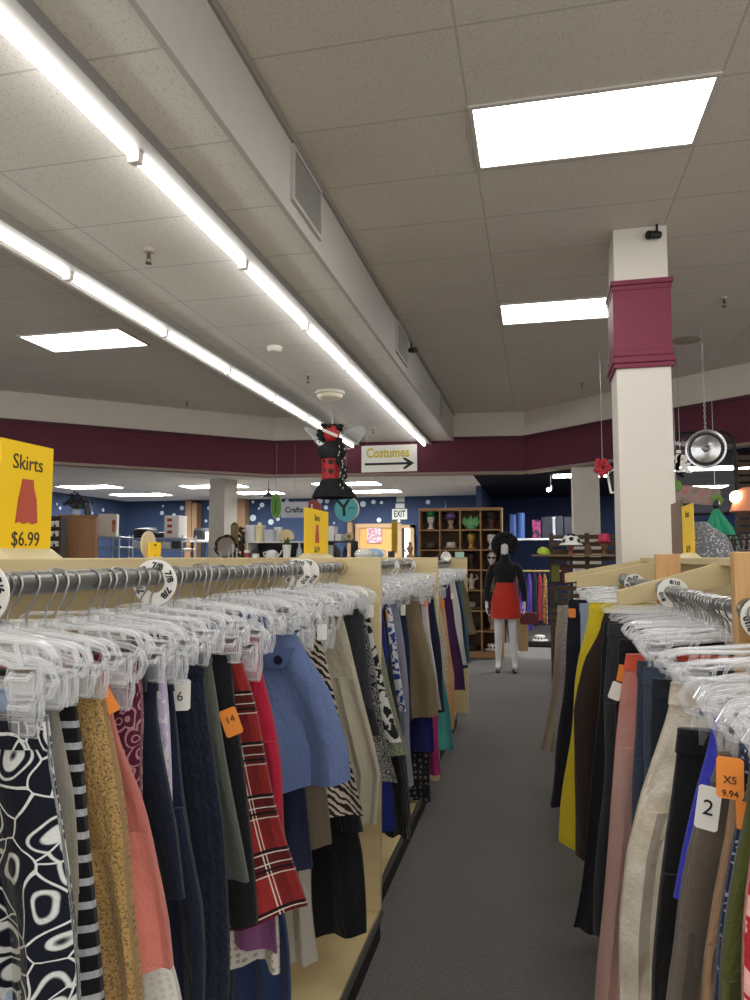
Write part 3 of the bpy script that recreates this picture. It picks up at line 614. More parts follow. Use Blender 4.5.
L('skirt', 'charcoal skirt left of the black and white leaf print', 'skirt', F('charcoal', '2d2e31'), 2.92, [(362, 606), (367, 650), (374, 700), (380, 735)], band=False)
L('skirt', 'black and white scribble print skirt hanging low near the first end panel', 'skirt', F('scribble_print', '1a1a1c', 'bdbcb8', 'scribble'), 2.98, [(364, 610), (376, 680), (388, 740), (397, 782)], band=False)
L('skirt', 'white skirt with bold black leaf print near the first end panel', 'skirt', F('leaf_print', 'c9c8be', '1d1d1f', 'blotch', .8), 3.06, [(368, 606), (373, 640), (386, 690), (398, 730), (403, 742)], w=(.27, .3), band=False, tags=[(370, 611, 8, 13, WT)])
L('skirt', 'sage green tweed skirt at the end of the first left rack', 'skirt', F('sage_tweed', '7b8168', '9aa08a', 'tweed'), 3.15, [(374, 610), (382, 645), (396, 705), (407, 755)], w=(.27, .32))
L('skirt', 'black skirt with long fringe hanging low past the first end panel', 'skirt', F('black_fringe', '141416', '2a2a2d', 'cord'), 3.3, [(385, 605), (392, 660), (404, 760), (413, 837)], w=(.26, .32), band=False, fold=.03, nf=5)
L('skirt', 'royal blue skirt hanging low beside the first end panel', 'skirt', F('strong_blue', '1f2a7c'), 3.24, [(382, 605), (388, 660), (391, 760), (393, 832)], w=(.26, .3), band=False)
# second and third left racks
L('skirt', 'white skirt with royal blue flowers just past the first end panel', 'skirt', F('blue_floral', 'd6d9df', '2b4390', 'blotch', 1), 3.5, [(389, 600), (393, 618), (400, 665), (407, 705), (408, 711)], band=False, tags=[(385, 618, 6, 15, OT)])
L('trousers', 'grey lavender jeans beside the blue flowered skirt', 'trousers', F('grey_lavender', '787a8a', '8d8f9e', 'denim'), 3.7, [(398, 603), (404, 640), (410, 720), (413, 785)], legs=True)
L('skirt', 'navy skirt with a white tag between the grey jeans and the khaki skirt', 'skirt', F('navy_plain', '1c2340'), 3.95, [(405, 600), (409, 650), (412, 700), (414, 720)], band=False, tags=[(403, 610, 5, 11, WT)])
L('skirt', 'wide khaki skirt in the middle of the second left rack', 'skirt', F('khaki_cotton', '807158'), 4.3, [(418, 597), (424, 625), (432, 670), (439, 716)], w=(.3, .36), drop=.04, fold=.014)
L('skirt', 'royal navy skirt showing under the khaki skirt', 'skirt', F('royal_navy', '1a2160'), 4.42, [(420, 600), (428, 670), (434, 752)], band=False)
L('skirt', 'black dotted long skirt under the royal navy one', 'skirt', F('black_dot', '1d1d22', '6d6d72', 'dots'), 4.5, [(420, 600), (427, 690), (432, 802)], band=False)
L('skirt', 'white skirt with an orange tag right of the khaki skirt', 'skirt', F('white_cotton', 'd9d6d0'), 4.6, [(427, 598), (431, 640), (438, 690), (442, 710)], band=False, tags=[(425, 603, 3.5, 7, OT)])
L('trousers', 'magenta trousers hanging low beside the royal navy skirt', 'trousers', F('magenta', 'a52b70'), 4.7, [(428, 600), (436, 690), (441, 775)], legs=True)
L('skirt', 'dark navy skirt on the far half of the second left rack', 'skirt', F('deep_navy', '171d33'), 4.82, [(433, 596), (439, 635), (443, 690), (446, 712)], w=(.28, .3))
L('skirt', 'teal skirt hanging low at the end of the second left rack', 'skirt', F('teal', '4fa19d'), 4.98, [(434, 600), (446, 690), (455, 750)], w=(.26, .3), band=False)
L('skirt', 'cream lace skirt at the start of the farthest left rack', 'skirt', F('cream_lace', 'c4b8a6', 'a39684', 'tweed', .6), 5.3, [(438, 594), (444, 630), (449, 683)], band=False)
L('skirt', 'peach satin skirt left of the purple skirt', 'skirt', F('peach_satin', 'c99a70', None, 'plain', 1, .4), 5.5, [(443, 597), (449, 640), (455, 675), (453, 730)], band=False, tags=[(443, 604, 3, 8, OT)])
L('skirt', 'deep purple skirt with a small white tag on the farthest left rack', 'skirt', F('deep_purple', '41234e'), 5.85, [(449, 583), (453, 605), (460, 650), (466, 690)], w=(.3, .36), tags=[(452.5, 596, 3.5, 6, WT)])
L('skirt', 'white skirt right of the purple skirt on the farthest left rack', 'skirt', F('white_plain', 'd5d5d2'), 6.2, [(454, 578), (458, 600), (464, 640), (468, 665)], band=False)
L('skirt', 'navy pinstripe skirt near the end of the farthest left rack', 'skirt', F('navy_pin', '27304a', 'd0d2d4', 'cord', .3), 6.45, [(456, 576), (461, 600), (467, 650), (469, 668)], band=False)
L('skirt', 'teal blue skirt second from the end of the farthest left rack', 'skirt', F('teal_blue', '3d6f86'), 6.75, [(459, 575), (464, 605), (469, 650), (470, 662)], band=False)
L('skirt', 'olive khaki skirt hanging last on the farthest left rack', 'skirt', F('olive_khaki', '6f6750'), 7.1, [(461, 572), (466, 590), (472, 615), (477, 634)], w=(.26, .34), drop=.03)
# ---- right rail, farthest first
WR = (.33, .36)
R('trousers', 'beige trousers hanging last at the far end of the right rack', 'trousers', F('beige_cotton', '9b8f7c'), 4.62, [(558, 606), (555, 650), (550, 695), (541, 750)], w=(.33, .33), legs=True)
R('skirt', 'pale grey lace skirt beside the beige trousers', 'skirt', F('grey_lace', 'a19b97', '87817e', 'tweed', .6), 4.4, [(563, 605), (560, 660), (556, 720), (552, 763)], w=WR, band=False)
R('trousers', 'dark navy trousers with an orange tag on the far right rack', 'trousers', F('ink_navy', '1b1e2a'), 4.1, [(569, 600), (567, 640), (562, 700), (555, 765), (549, 806)], w=(.33, .32), legs=True, tags=[(572, 613, 7, 9, OT)])
R('skirt', 'light blue denim skirt left of the yellow skirt', 'skirt', F('sky_denim', '8596ad', 'a5b3c6', 'denim'), 3.58, [(580, 604), (580, 650), (579, 700), (578, 760)], w=WR)
R('skirt', 'bright yellow long skirt on the right rack', 'skirt', F('bright_yellow', 'd8c02c'), 3.08, [(590, 603), (588, 620), (580, 655), (575, 690), (566, 770), (558, 842)], w=(.33, .42), drop=.1, fold=.02)
R('skirt', 'long dark brown skirt right of the yellow skirt', 'skirt', F('dark_brown', '2d211b'), 2.74, [(605, 614), (598, 635), (585, 660), (575, 710), (573, 780), (575, 855)], w=(.33, .38), drop=.06, fold=.03)
R('trousers', 'black trousers with a studded belt beside the brown skirt', 'trousers', F('black_cotton', '191a1e'), 2.54, [(605, 622), (601, 650), (598, 710), (592, 790), (583, 860), (573, 928)], w=(.33, .36), legs=True)
R('trousers', 'charcoal trousers with a purple tag string', 'trousers', F('soft_charcoal', '2f3034'), 2.38, [(609, 624), (606, 670), (603, 760), (598, 850), (592, 930)], w=(.33, .34), legs=True)
R('skirt', 'black skirt with a white card behind the salmon trousers', 'skirt', F('jet_black', '131316'), 2.22, [(620, 640), (617, 700), (612, 790), (606, 880)], w=WR, tags=[(616, 691, 11, 17, WT, (), -.35), (621, 673, 6, 16, OT, (), -.2)])
R('trousers', 'salmon to dusty pink ombre trousers', 'trousers', F('salmon_ombre', 'b8938a', 'd0553f', 'ombre', 1, .9, (.95, 1.5)), 2.07, [(627, 655), (623, 680), (617, 735), (609, 800), (604, 870), (599, 950), (596, 1020)], w=(.3, .3), legs=True, th=.026)
R('trousers', 'dark slate jeans right of the salmon trousers', 'trousers', F('slate_denim', '2c3544', '434d5e', 'denim'), 1.97, [(638, 662), (636, 700), (634, 790), (633, 1000)], w=(.32, .3), legs=True)
R('trousers', 'dark blue jeans with pale stitching on the right rack', 'trousers', F('blue_grey_denim', '313c4e', '4a566a', 'denim'), 1.9, [(645, 668), (643, 720), (641, 800), (640, 1000)], w=(.32, .3), legs=True)
R('trousers', 'black jeans just behind the cream cargo trousers', 'trousers', F('black_jeans', '1f242d'), 1.695, [(653, 680), (651, 720), (648, 800), (646, 1000)], w=(.32, .3), legs=True)
R('trousers', 'cream cargo trousers with wrinkled seams on the right rack', 'trousers', F('cream_cargo', 'c4b8a3', 'ddd5c6', 'wash'), 1.55, [(672, 684), (668, 710), (655, 750), (641, 795), (629, 850), (622, 920), (619, 1030)], w=(.3, .3), legs=True, th=.03, fold=.016, nf=4)
R('trousers', 'black stretch trousers with a gathered waist', 'trousers', F('black_stretch', '131315'), 1.41, [(679, 730), (677, 745), (671, 800), (662, 880), (652, 970), (648, 1030)], w=(.3, .3), legs=True, th=.026)
R('skirt', 'royal blue skirt on the near right rack', 'skirt', F('royal_blue', '2329b8', None, 'plain', 1, .5), 1.31, [(713, 717), (707, 745), (697, 785), (686, 840), (676, 895)], w=(.28, .3), band=False)
R('trousers', 'taupe trousers between the royal blue skirt and the brown corduroy pair', 'trousers', F('taupe', '93827a'), 1.24, [(719, 732), (716, 770), (711, 830), (708, 900)], w=(.28, .28), legs=True)
R('trousers', 'brown corduroy trousers with a white size 2 card', 'trousers', F('brown_cord', '6c6054', None, 'cord', 2.6), 1.18, [(722, 755), (708, 800), (695, 835), (677, 900), (663, 970), (654, 1030)], w=(.28, .28), legs=True, th=.028, tags=[(708, 808, 19, 38, WT, [('2', 0, 0, .5)], -.15, .04)])
R('trousers', 'tan trousers with an orange XS tag right of the brown corduroy pair', 'trousers', F('tan_cotton', '96785a'), 1.12, [(735, 760), (723, 830), (712, 890), (704, 950), (700, 1030)], w=(.28, .28), legs=True, tags=[(730, 778, 22, 36, OT, [('XS', 0, -.1, .26), ('9.94', 0, -.75, .22)], -.03, .09)])
R('trousers', 'dark blue glitter trousers near the right edge', 'trousers', F('blue_glitter', '1d2440', '9aa6c8', 'glitter'), 1.06, [(741, 745), (734, 800), (727, 850), (721, 910), (716, 1000)], w=(.28, .28), legs=True, tags=[(742, 815, 9, 24, OT)])
R('trousers', 'olive green trousers at the right edge', 'trousers', F('olive_green', '4c5124'), 1.0, [(752, 770), (744, 830), (733, 895), (722, 960), (714, 1030)], w=(.28, .28), legs=True, th=.026)
R('skirt', 'red and yellow patterned skirt in the bottom right corner', 'skirt', F('red_multi', 'a6232b', 'd8a49c', 'blotch', 1), .94, [(757, 800), (752, 870), (746, 930), (741, 1000), (739, 1040)], w=(.28, .3))
# ---- hangers: one for each garment, and those crowded between
def short(lab):
    for k in (' with ', ' showing', ' hanging', ' beside', ' behind', ' under', ' between', ' reaching', ' near ', ' just ', ' at the', ' right of', ' left of', ' below', ' in the', ' in front', ' on the', ', only', ' second from', ' whose'):
        lab = lab.split(k)[0] + (lab[len(lab.split(k)[0]):] if len(lab.split(k)[0].split()) < 3 else '')
    return ' '.join(lab.split()[:10])
def hang_all(side, x, zr, ys, dens):
    gs = sorted(HUNG[side]); n = 0
    for Y, zt, lab in gs:
        hh = hang(x, Y, zr, (.02 if side == 'L' else PI - .02) + random.uniform(-.06, .06), 'clear clip hanger of the ' + short(lab), max(.8, min(1.25, (zr - zt + .016) / .19)), 1.0 if side == 'L' else 1.28)
        if any(q in lab for q in ('chambray skirt with', 'zebra print skirt right', 'cream cotton', 'embroidered', 'charcoal skirt', 'paisley skirt')):
            cl = G().cbox((x + .11, Y - .016, zt - .012), .03, .006, .055, 0, .12).cbox((x + .11, Y + .014, zt - .012), .03, .006, .055, 0, -.12).tube([(x + .095, Y, zt + .012), (x + .125, Y, zt + .012)], .012, 8).make('metal_clip', plain('77787a', .4, .7), hh); cl['label'] = 'grey metal clip'
    taken = [g[0] for g in gs]; y = ys[0]; last = {}
    while y < ys[1]:
        y += dens * random.uniform(.75, 1.25)
        if min(abs(y - t) for t in taken) < .014: continue
        if any(abs(y - q) < .05 for q in ((2.875, 4.585, 6.585) if side == 'L' else (1.8, 2.98, 4.25, 5.05))): continue
        taken.append(y)
        i = min(range(len(gs)), key=lambda i: abs(gs[i][0] - y)); base = short(gs[i][2])
        key = (base, y > gs[i][0]); last[key] = last.get(key, 0) + 1
        o = ['first', 'second', 'third', 'fourth', 'fifth', 'sixth', 'seventh', 'eighth', 'ninth', 'tenth', 'eleventh', 'twelfth'][last[key] - 1]
        hang(x, y, zr, (0 if side == 'L' else PI) + random.uniform(-.16, .16), '%s clear hanger %s the %s' % (o, 'behind' if y > gs[i][0] else 'before', base), random.uniform(.68, .84), 1.0 if side == 'L' else 1.28)
hang_all('L', LRX, LRZ, (.78, 6.55), .045)
hang_all('R', RRX, RRZ, (.8, 4.98), .05)
# ---------------------------------------------------------------- helpers for set dressing
def px2m(Y): return Y / .9757 / F_PX
def disc_y(c, r, t, n=28, sx=1): return G().prism([(r * sx * math.cos(2 * PI * i / n), r * math.sin(2 * PI * i / n)) for i in range(n)], 0, t, lambda u, v, d: (c[0] + u, c[1] + d, c[2] + v))
def string(c, z, parent, x=None): G().tube([(c[0] if x is None else x, c[1], c[2]), (c[0] if x is None else x, c[1], z)], .002, 5).make('string', plain('9a9a98', .5), parent)
XR, ZU = (1, 0, 0), (0, 0, 1)
SKIRTRED = plain('b2503c', .7)
# ---------------------------------------------------------------- yellow skirt signs standing on the racks
def skirt_sign(X, y0, y1, z0, z1, label, face=1, words=('Skirts', '$6.99'), pic=True):
    yc = (y0 + y1) / 2; t = thing('sale_sign', label, 'sign', (X, yc, z0), 'yellow sale signs on the racks'); h = z1 - z0; kk = h / .26
    card = G().box(X - .002, X + .002, y0, y1, z0 + .016 * kk, z1).make('card', YELLOW, t)
    G().prism([(-.03 * kk, 0), (.038 * kk, 0), (.006, .022 * kk), (-.006, .022 * kk)], y0, y1, lambda u, v, d: (X + face * u, d, z0 + v)).make('stand', plain('d8cda6', .4), t)
    R_ = (0, face, 0); xf = X + face * .0026
    if words: 
        text('sign_print', words[0], .048 * kk, (xf, yc, z0 + h * .82), R_, ZU, plain('3a3526', .7), t, sx=.92)
        text('sign_print', words[1], .046 * kk, (xf, yc, z0 + h * .16), R_, ZU, plain('3a3526', .7), t, sx=.9)
    if pic:
        P = [(-.018, .32), (.018, .32), (.02, .22), (.03, .06), (.036, -.26), (.02, -.29), (.006, -.265), (-.01, -.29), (-.026, -.265), (-.036, -.29), (-.03, 0), (-.022, .2)]
        G().prism([(u * h / .26, v * .165) for u, v in P], 0, .0012, lambda u, v, d: (xf + face * d, yc + face * u, z0 + h * .48 + v * h / .26)).make('skirt_picture', SKIRTRED, t, smooth=False)
    return t
a, b = atX(0, 433, -1.15), atX(53, 449, -1.15)
skirt_sign(-1.15, 1.355, b.y, 1.497, b.z, 'large yellow Skirts $6.99 sign at the left edge, on the nearest rack')
a, b = atX(304.5, 507, -1.15), atX(328, 511, -1.15); skirt_sign(-1.15, a.y, b.y, 1.497, a.z, 'yellow skirts sale sign near the end of the first left rack')
a, b = atX(149, 542, -1.15), atX(160.5, 542, -1.15); skirt_sign(-1.15, a.y, b.y, 1.497, a.z, 'small yellow price card on top of the nearest left rack', pic=False, words=('Sale', '$'))
c = atX(149, 553, -1.19); tag(G().prism([(.042 * math.cos(i * PI / 14), .042 * math.sin(i * PI / 14)) for i in range(28)], 0, .006, lambda u, v, d: (c.x - d, c.y + u, 1.497 + .042 + v)).make('round_plaque', plain('cdbf9d', .6)), 'round beige plaque standing behind the small yellow price card', 'plaque')
a, b = atX(682, 506, .75), atX(693, 503, .75); skirt_sign(.75, b.y, a.y, 1.497, b.z, 'yellow sale sign seen nearly edge on, on the right rack', -1, ('Pants', '$6.99'), False)
a, b = atX(673, 503, .79), atX(682, 503, .79); tag(G().box(.785, .80, b.y + .02, a.y + .05, 1.497, a.z - .005).make('display_board', wood('brown_board', '5a3a20', '74502e')), 'narrow brown board standing behind the yellow sign on the right rack', 'board')
def wire_card(px0, py0, px1, py1, Y, mat, label, name='card_sign', cat='sign'):
    a, b = atY(px0, py0, Y), atY(px1, py1, Y); return tag(G().box(a.x, b.x, Y, Y + .006, b.z, a.z).make(name, mat, bevel=.001), label, cat)
t = wire_card(455, 552, 464, 558.5, 6.57, plain('a9d0bb', .7), 'small mint green card on top of the farthest left rack end')
# ---------------------------------------------------------------- hanging signs
Y = 10.6; a, b = atY(361.5, 446, Y), atY(417, 471, Y); cx, cz = (a.x + b.x) / 2, (a.z + b.z) / 2; hh = a.z - b.z; ww = b.x - a.x
t = thing('hanging_sign', 'white Costumes sign with a black arrow pointing right', 'sign', (cx, Y, b.z))
G().box(a.x, b.x, Y, Y + .012, b.z, a.z).make('board', plain('e6e3dc', .6), t)
text('sign_lettering', 'Costumes', hh * .50, (cx - .02, Y - .004, cz + hh * .2), XR, ZU, plain('c9b646', .6), t, sx=ww * .86 / (hh * .5 * 4.55), bold=.006)
zz = cz - hh * .2; G().prism([(-.36, -.018), (.27, -.018), (.2, -.075), (.235, -.09), (.37, 0), (.235, .09), (.2, .075), (.27, .018), (-.36, .018)], 0, .003, lambda u, v, d: (cx + u * ww / .82, Y - d, zz + v)).make('arrow', INK, t, smooth=False)
for s in (-.35, .35): string((cx + s, Y + .006, a.z), BZ if cx + s < bx1 else CZ, t)
Y = 11.0; c = atY(346, 509, Y); r = 12.2 * px2m(Y)
t = thing('hanging_sign', 'round teal sign with a big black Y, hanging below the ladybug costume', 'sign', c)
disc_y(c, r, .012).make('board', plain('58aab0', .6), t); disc_y((c.x + .015, c.y + .013, c.z + .005), r * 1.05, .01).make('backing', plain('d6d2c6', .7), t)
text('sign_lettering', 'Y', .36, (c.x - .035, Y - .003, c.z), (1, 0, .08), (-.08, 0, 1), INK, t, bold=.006); text('sign_lettering', 'arn', .08, (c.x + .095, Y - .003, c.z + .02), XR, ZU, INK, t)
string(c + Vector((0, .006, r)), CZ if c.x > bx1 else BZ, t)
Y = 11.2; a, b = atY(281, 502, Y), atY(308, 517.5, Y); t = thing('hanging_sign', 'pale grey Crafts sign between a green leaf and a red round sign', 'sign', ((a.x + b.x) / 2, Y, b.z))
G().box(a.x, b.x, Y, Y + .01, b.z, a.z).make('board', plain('b9bcc6', .7), t); q = atY(294, 510, Y - .004); text('sign_lettering', 'Crafts', .125, q, XR, ZU, INK, t, bold=.003); string(((a.x + b.x) / 2, Y + .005, a.z), BZ, t)
c = atY(276, 506, 11.15); t = thing('hanging_sign', 'green leaf shaped sign hanging left of the Crafts sign', 'sign', c)
P = [(.085 * math.sin(PI * i / 12) * (1 if i < 13 else 1), .2 * math.cos(PI * i / 12)) for i in range(24)]
G().prism(P, 0, .012, lambda u, v, d: (c.x + u, c.y + d, c.z + v)).make('leaf', plain('5f9440', .6), t); G().prism([(u * 1.12, v * 1.07) for u, v in P], .013, .02, lambda u, v, d: (c.x + u, c.y + d, c.z + v)).make('leaf_border', plain('bcc9a0', .6), t)
G().tube([(c.x, c.y - .004, c.z + .1), (c.x - .005, c.y - .006, c.z - .1), (c.x - .04, c.y - .004, c.z - .1)], .008, 6).make('leaf_vein', plain('26381c', .6), t); string(c + Vector((0, .01, .2)), BZ, t)
c = atY(313, 508.5, 11.3); t = thing('hanging_sign', 'dull red round sign behind the farther yellow skirts sign', 'sign', c)
disc_y(c, .145, .012).make('board', plain('8f3f38', .6), t); string(c + Vector((-.02, .006, .14)), BZ, t)
text('sign_lettering', 'i', .2, (c.x - .02, c.y - .003, c.z), XR, ZU, PAPER, t, bold=.004)
# exit sign and notices on the back wall
Yb = WB - .03; a, b = atY(392, 509, Yb), atY(407, 519.3, Yb); t = thing('exit_sign', 'white EXIT sign with dark green letters on the blue back wall', 'exit sign', ((a.x + b.x) / 2, Yb, b.z))
G().box(a.x, b.x, Yb, WB - .001, b.z, a.z).make('housing', plain('d8dcd4', .5), t, bevel=.006); text('sign_lettering', 'EXIT', .2, ((a.x + b.x) / 2, Yb - .003, (a.z + b.z) / 2), XR, ZU, plain('1d4a32', .6), t, sx=.62, bold=.006)
wire_card(396.5, 496, 404.5, 502, WB - .012, plain('c2c6c6', .7), 'upper pale notice above the EXIT sign', 'notice', 'notice'); wire_card(395.5, 503.5, 404.5, 508, WB - .012, plain('cfd2d0', .7), 'lower pale notice just above the EXIT sign', 'notice', 'notice')
k = N('pink_picture'); k.base(k.mix(k.math('GREATER_THAN', k.noise(k.coord('Object'), 16, 2), .5), lin('d4b3b8'), lin('a7768a')), .8); wire_card(367, 528, 381.5, 543, WB - .11, k.m, 'pink patterned picture pinned to the tan door panel', 'picture', 'picture')
wire_card(391.5, 521, 397.5, 553, 12.5, plain('b79a1f', .7), 'tall narrow mustard yellow sign in front of the tan door panel')
# ---------------------------------------------------------------- ladybug costume hanging from the bay
Y = 8.6; c = atY(334, 460, Y); s = px2m(Y); Z = lambda y: atY(334, y, Y).z; X0 = lambda x: atY(x, 460, Y).x
t = thing('hanging_costume', 'red and black ladybug costume with wings hanging under the left light strip', 'costume', (c.x, Y, Z(498)))
k = N('ladybug_red'); v = k.voro(k.coord('Object'), 9, 'F1', 0, .3); k.base(k.ramp(v, [(.3, lin('17100f')), (.34, lin('b01f24'))]), .6)
def ell(cx, y, cz, rx, ry, n=20, wob=0, nw=9):
    rx *= 1.1; ry *= 1.1; return [Vector((cx + rx * math.cos(2 * PI * i / n) * (1 + wob * math.sin(nw * 2 * PI * i / n)), y + ry * math.sin(2 * PI * i / n) * (1 + wob * math.sin(nw * 2 * PI * i / n)), cz)) for i in range(n)]
cx = X0(332); G().loft([ell(cx - .02, Y, Z(481), .105, .08), ell(cx - .02, Y, Z(474), .1, .075), ell(cx - .01, Y, Z(464), .11, .08), ell(cx, Y, Z(458), .125, .09)]).make('corset', k.m, t)
G().loft([ell(cx, Y, Z(459), .13, .095), ell(cx, Y, Z(452), .17, .12, 20), ell(cx, Y, Z(446), .15, .1), ell(cx + .01, Y, Z(441), .06, .05)]).make('bodice', plain('141315', .7), t)
G().loft([ell(cx, Y, Z(479), .11, .085, 54), ell(cx + .02, Y, Z(489), .2, .16, 54, .06), ell(cx + .03, Y, Z(498), .245, .21, 54, .09)], True, False).make('tulle_skirt', plain('17171b', .9), t)
g = G()
for i in range(26): 
    q = i / 25; p = Vector((cx + .12 + .03 * math.sin(q * 14) + .1 * q * q, Y - .09, Z(441) + (Z(496) - Z(441)) * q)); g.ball(p + Vector((random.uniform(-.02, .02), 0, 0)), .042, .035, .03, 5, 7)
g.make('feather_boa', plain('101012', .8), t)
g = G()
for i in range(16): g.ball((cx + .12 + random.uniform(-.03, .09), Y - .125, Z(448) + (Z(492) - Z(448)) * i / 15), .008, .006, .016, 4, 6)
g.make('beads', plain('b8b8b8', .4), t)
g = G().ball((cx + .0, Y - .02, Z(434)), .105, .09, .115); g.ball((cx + .04, Y - .1, Z(432)), .05, .03, .06); h = g.make('mask', plain('b02a2a', .4), t)
G().cbox((cx + .01, Y - .12, Z(434.5)), .21, .02, .035, 0, 0, .42).make('mask_stripe', plain('e9d9d4', .5), h)
g = G()
for i in range(22): g.ball((cx + random.uniform(-.1, .12), Y + random.uniform(-.05, .05), Z(427) + random.uniform(-.03, .02)), .05, .05, .03, 5, 7)
for i in range(10): g.ball((cx - .13 + random.uniform(-.03, .03), Y - .03, Z(431) - i * .016), .045, .04, .03, 5, 7)
g.make('headdress', plain('16181a', .9), t)
G().cbox((X0(322), Y - .05, Z(444)), .13, .03, .045, 0, 0, .6).make('glove', plain('d9dbdc', .5), t)
WING = clear('wing_film', 'dfe4e6', .16)
for s, pts in ((-1, ((320, 447), (304, 428), (306, 427), (317, 432), (326, 446))), (1, ((340, 447), (346, 430), (362, 426), (366, 431), (358, 443), (349, 449)))):
    P = [atY(x, y, Y + .08) for x, y in pts]; g = G(); n = len(P); g.add(P + [p + Vector((0, .006, 0)) for p in P], [tuple(range(n)), tuple(reversed(range(n, 2 * n)))] + [(i, (i + 1) % n, n + (i + 1) % n, n + i) for i in range(n)]); wg = g.make('wing', WING, t, smooth=False)
    G().tube(P, .007, 6, True).make('wing_wire', plain('b9bcbc', .4), wg)
G().tube([(cx, Y, Z(424)), (cx, Y, BZ)], .004, 6).make('hanging_wire', WIRE, t)
# pendant lamp in the back
Y = 12.0; c = atY(268.5, 497, Y); t = thing('pendant_lamp', 'small grey cone pendant lamp right of the grey pillar', 'lamp', c)
G().lathe([(.115, 0), (.112, .01), (.03, .08), (.02, .085), (.02, .13), (.0, .13)], c, 20).make('shade', plain('55534f', .4, .5), t); G().tube([c + Vector((0, 0, .12)), (c.x, c.y, LZ)], .005, 6).make('cord', BLACK, t); G().lathe([(0, .0), (.03, .01), (.03, .04), (0, .05)], c, 12).make('bulb', plain('e8e0c8', .3), t)
# ---------------------------------------------------------------- left background furniture
Y = 9.6; a, b = atY(62.5, 515, Y), atY(97, 515, Y); t = thing('cabinet', 'tall brown wooden cabinet at the far left with a flower arrangement on top', 'cabinet', ((a.x + b.x) / 2, Y + .2, 0))
G().box(a.x, b.x, Y, Y + .45, .08, a.z - .03).make('body', BROWNW, t, bevel=.004); G().box(a.x - .015, b.x + .015, Y - .015, Y + .46, a.z - .03, a.z).make('top', BROWNW, t, bevel=.004); G().box(a.x + .02, b.x - .02, Y + .03, Y + .43, 0, .08).make('plinth', DARKW, t)
m2 = (a.x + b.x) / 2
for x0, x1, s in ((a.x + .006, m2 - .003, 1), (m2 + .003, b.x - .006, -1)):
    d = G().box(x0, x1, Y - .018, Y - .001, .1, a.z - .04).make('door', BROWNW, t, bevel=.003); xx = x1 - .03 if s > 0 else x0 + .03
    G().tube([(xx, Y - .018, 1.02), (xx, Y - .045, 1.03), (xx, Y - .045, 1.12), (xx, Y - .018, 1.13)], .006, 6).make('handle', DSTEEL, d)
CABT = a.z; t.rotation_euler.z = .56; t.scale.x = .92; t.location.x -= .15
c = atY(76, 514, Y + .18); c.z = CABT; t = thing('flower_arrangement', 'dark dried flower arrangement in a glass bowl on the brown cabinet', 'flower arrangement', c)
G().lathe([(0, 0), (.05, 0), (.07, .04), (.06, .09), (.05, .1)], c, 16).make('bowl', clear('glass_bowl', 'cfd8dc', .45), t)
g = G(); g2 = G()
for i in range(46):
    a1, e1 = random.uniform(0, 6.28), random.uniform(.1, 1.3); L1 = random.uniform(.14, .3); d = Vector((math.cos(a1) * math.sin(e1), math.sin(a1) * math.sin(e1) * .7, math.cos(e1))); p0 = c + Vector((0, 0, .07)); p1 = p0 + d * L1
    g.tube([p0, p0 + d * L1 * .5 + Vector((0, 0, .02)), p1], [.004, .003, .002], 5)
    g2.ball(p1, random.uniform(.018, .034), None, random.uniform(.012, .03), 4, 6)
g.make('stems', plain('4a4a2c', .9), t); g2.make('blossoms', plain('2e2a26', .9), t)
c = atY(88, 514, Y + .2); c.z = CABT; tag(G().lathe([(0, 0), (.045, 0), (.06, .05), (.055, .12), (.025, .17), (.03, .2), (.02, .2), (.015, .16)], c, 18).make('vase', plain('4c4f58', .35)), 'small dark grey vase at the right end of the brown cabinet top', 'vase')
c = atY(63, 512, Y + .25); c.z = CABT; 
# dark bookshelf of white things at the far left
Y = 9.1; a, b = atY(44, 516, Y), atY(61.5, 516, Y); t = thing('bookshelf', 'dark shelf of white pieces beside the Skirts sign', 'shelf', ((a.x + b.x) / 2, Y, 0)); zt = a.z
G().box(a.x - .4, a.x - .37, Y, Y + .14, 0, zt).make('side_panel', DARKW, t); G().box(b.x - .03, b.x, Y, Y + .14, 0, zt).make('side_panel', DARKW, t); G().box(a.x - .37, b.x - .03, Y + .12, Y + .14, .02, zt - .01).make('back_panel', DARKW, t)
zs = [zt - .015, atY(55, 527.5, Y).z, atY(55, 537, Y).z, atY(55, 547, Y).z, 1.3, .95, .5, .03]
for i, z in enumerate(zs): G().box(a.x - .37, b.x - .03, Y, Y + .12, z - .01, z + .01).make('shelf', DARKW, t)
for i, z in enumerate(zs[1:4]):
    for j in range(2):
        x = b.x - .1 - .1 * j; tag(G().lathe([(0, 0), (.035, 0), (.02, .015), (.045, .05), (.05, .075), (.03, .09 - .008 * i - .004 * j)], (x, Y + .06, z + .01), 14).make('china_cup', WHITE), 'small white china cup, %s shelf down, %s side' % (['first', 'second', 'third'][i], ['right', 'left'][j]), 'cup', 'china on the dark shelf')
